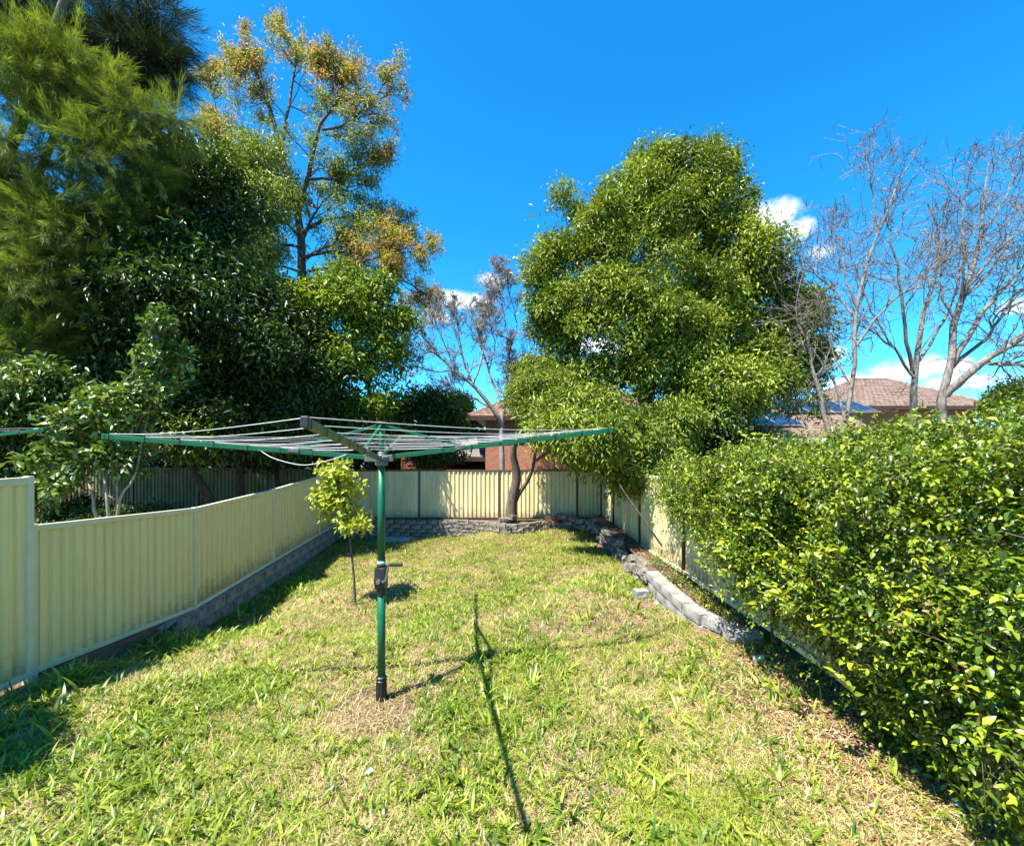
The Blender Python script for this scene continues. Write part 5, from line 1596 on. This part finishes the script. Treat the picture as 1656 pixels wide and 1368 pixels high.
def bed_plants():
    rng = np.random.default_rng(33)
    spots = [(2.42, 7.3, .40, .22, 'bushy green weed between the broken wall and the sunlit fence sheet'), (2.42, 6.5, .38, .16, 'leafy weed behind the far end of the pale curved wall'),
             (2.48, 5.75, .36, .15, 'dark green weed behind the middle of the pale curved wall'), (2.5, 5.1, .36, .14, 'weed clump behind the near end of the pale curved wall'),
             (2.45, 4.35, .30, .14, 'grassy weed at the fence foot beyond the white bottle')]
    for i, (x, y, z, h, lab) in enumerate(spots):
        r = thing('weed_clump', lab, 'weed', (x, y, z - .02))
        n = 240
        P = np.stack([x + rng.normal(size=n) * .09, y + rng.normal(size=n) * .16, z + np.abs(rng.normal(size=n)) * h * .6], 1)
        V, Q, tt = leaves(P, nrm(rand_dirs(n) + [0, 0, .5]), rng.uniform(.03, .06, n), .02, tint=rng.random(n))
        wpart('leaves', V, Q, LM_HEDGE if i else LM_LIGHT, r, stuff=True, tint=tt)
        pol = [limb((x, y, z - .02), P[j], .003, .0015, n=4, sides=3) for j in range(0, n, 8)]
        tube_part('stems', pol, M_BARKP, r, smooth=False)
    # dark twiggy stump of cut branches in the back right corner
    r = thing('brush_pile', 'pile of dead reddish brown cuttings in the back right corner behind the wall', 'brush pile', (1.5, 12.75, .2))
    pol = []
    for _ in range(150):
        a = np.array((rng.uniform(.95, 2.2), rng.uniform(12.5, 13.0), rng.uniform(.16, .32))); dr = rng.normal(size=3); dr[2] *= .25; dr /= np.linalg.norm(dr)
        pol.append((np.array([a - dr * .2, a, a + dr * rng.uniform(.1, .3)]), np.array([.008, .008, .003]), 4))
    tube_part('sticks', pol, surf('red_brown_sticks', (.10, .045, .03), (.22, .12, .08), rough=.9, scale=5), r, smooth=False, stuff=True)


bed_plants()


def litter():
    # white bottle lying near the fence
    p = at(1228, 1068, 4.3); z = float(gz(p[0], p[1]))
    r = thing('plastic_bottle', 'small white plastic bottle lying on the dry ground near the hedge', 'bottle', (p[0], p[1], z + .035))
    r.rotation_euler = (0, 0, .25)
    m = MB(); m.lathe([(.024, -.06), (.029, -.055), (.03, .03), (.026, .042), (.013, .05)], 14)
    mm = MB(); mm.add([(zz, y, x) for x, y, zz in m.V], [f[::-1] for f in m.F]); mm.build('body', M_WHITE, r, smooth=True)
    m = MB(); m.lathe([(.0145, .05), (.0145, .068)], 12)
    mm = MB(); mm.add([(zz, y, x) for x, y, zz in m.V], [f[::-1] for f in m.F]); mm.build('cap', M_BLOCKL, r)
    # wrapper bottom right

    def wrapper(px, py, d, size, mats, label, seed, rz):
        rng = np.random.default_rng(seed)
        p = at(px, py, d); z = float(gz(p[0], p[1])) + .03
        r = thing('wrapper', label, 'wrapper', (p[0], p[1], z)); r.rotation_euler = (.1, -.1, rz)
        n = 7
        H = rng.normal(size=(n, n)) * size * .05
        for h, (mat, i0, i1, nm) in enumerate(mats):
            V = []; Q = []
            for i in range(i0, i1 + 1):
                for j in range(n): V.append(((i / (n - 1) - .5) * size * 1.5, (j / (n - 1) - .5) * size, H[min(i, n - 1)][j] + .002 * math.sin(j)))
            for i in range(i1 - i0):
                for j in range(n - 1): Q.append((i * n + j, (i + 1) * n + j, (i + 1) * n + j + 1, i * n + j + 1))
            o = part(nm, raw_mesh(nm, V, Q, mat), r)
            mo = o.modifiers.new('thickness', 'SOLIDIFY'); mo.thickness = .0015
    dkb = surf('dark_teal_foil', (.03, .06, .07), (.08, .13, .14), rough=.3, scale=20)
    wrapper(1560, 1308, 2.56, .075, [(M_WHITE, 0, 2, 'white_end'), (dkb, 2, 5, 'dark_band'), (M_WHITE, 5, 6, 'white_tip')], 'crumpled white and dark teal wrapper near the lower right corner', 1, -.7)
    wrapper(1064, 972, 6.3, .07, [(surf('pale_green_plastic', (.4, .55, .5), (.55, .68, .62), rough=.3, scale=12), 0, 6, 'sheet')], 'pale green plastic scrap beside the loose block', 2, .3)
    wrapper(597, 1257, 3.2, .035, [(surf('pale_blue_paper', (.5, .6, .8), (.6, .7, .85), rough=.6, scale=12), 0, 6, 'sheet')], 'tiny pale blue scrap in the grass in front of the pole', 3, .9)
    # a few pale fallen leaves one can see singly, dry sticks at the bottom right
    r = thing('dry_sticks', 'thin dark dry sticks poking up at the bottom right edge', 'sticks', (at(1600, 1360, 2.4)[0], 2.4, .25))
    rng = np.random.default_rng(8); pol = []
    for _ in range(9):
        a = np.array((rng.uniform(1.45, 2.3), rng.uniform(2.3, 2.75), .24)); dr = np.array((rng.normal() * .5 - .3, rng.normal() * .3, .9)); dr /= np.linalg.norm(dr)
        L_ = rng.uniform(.08, .22); pol.append((np.array([a, a + dr * L_ * .5 + rng.normal(size=3) * .01, a + dr * L_]), np.array([.003, .0025, .001]), 4))
    tube_part('sticks', pol, M_BARKD, r, smooth=False, stuff=True)


litter()
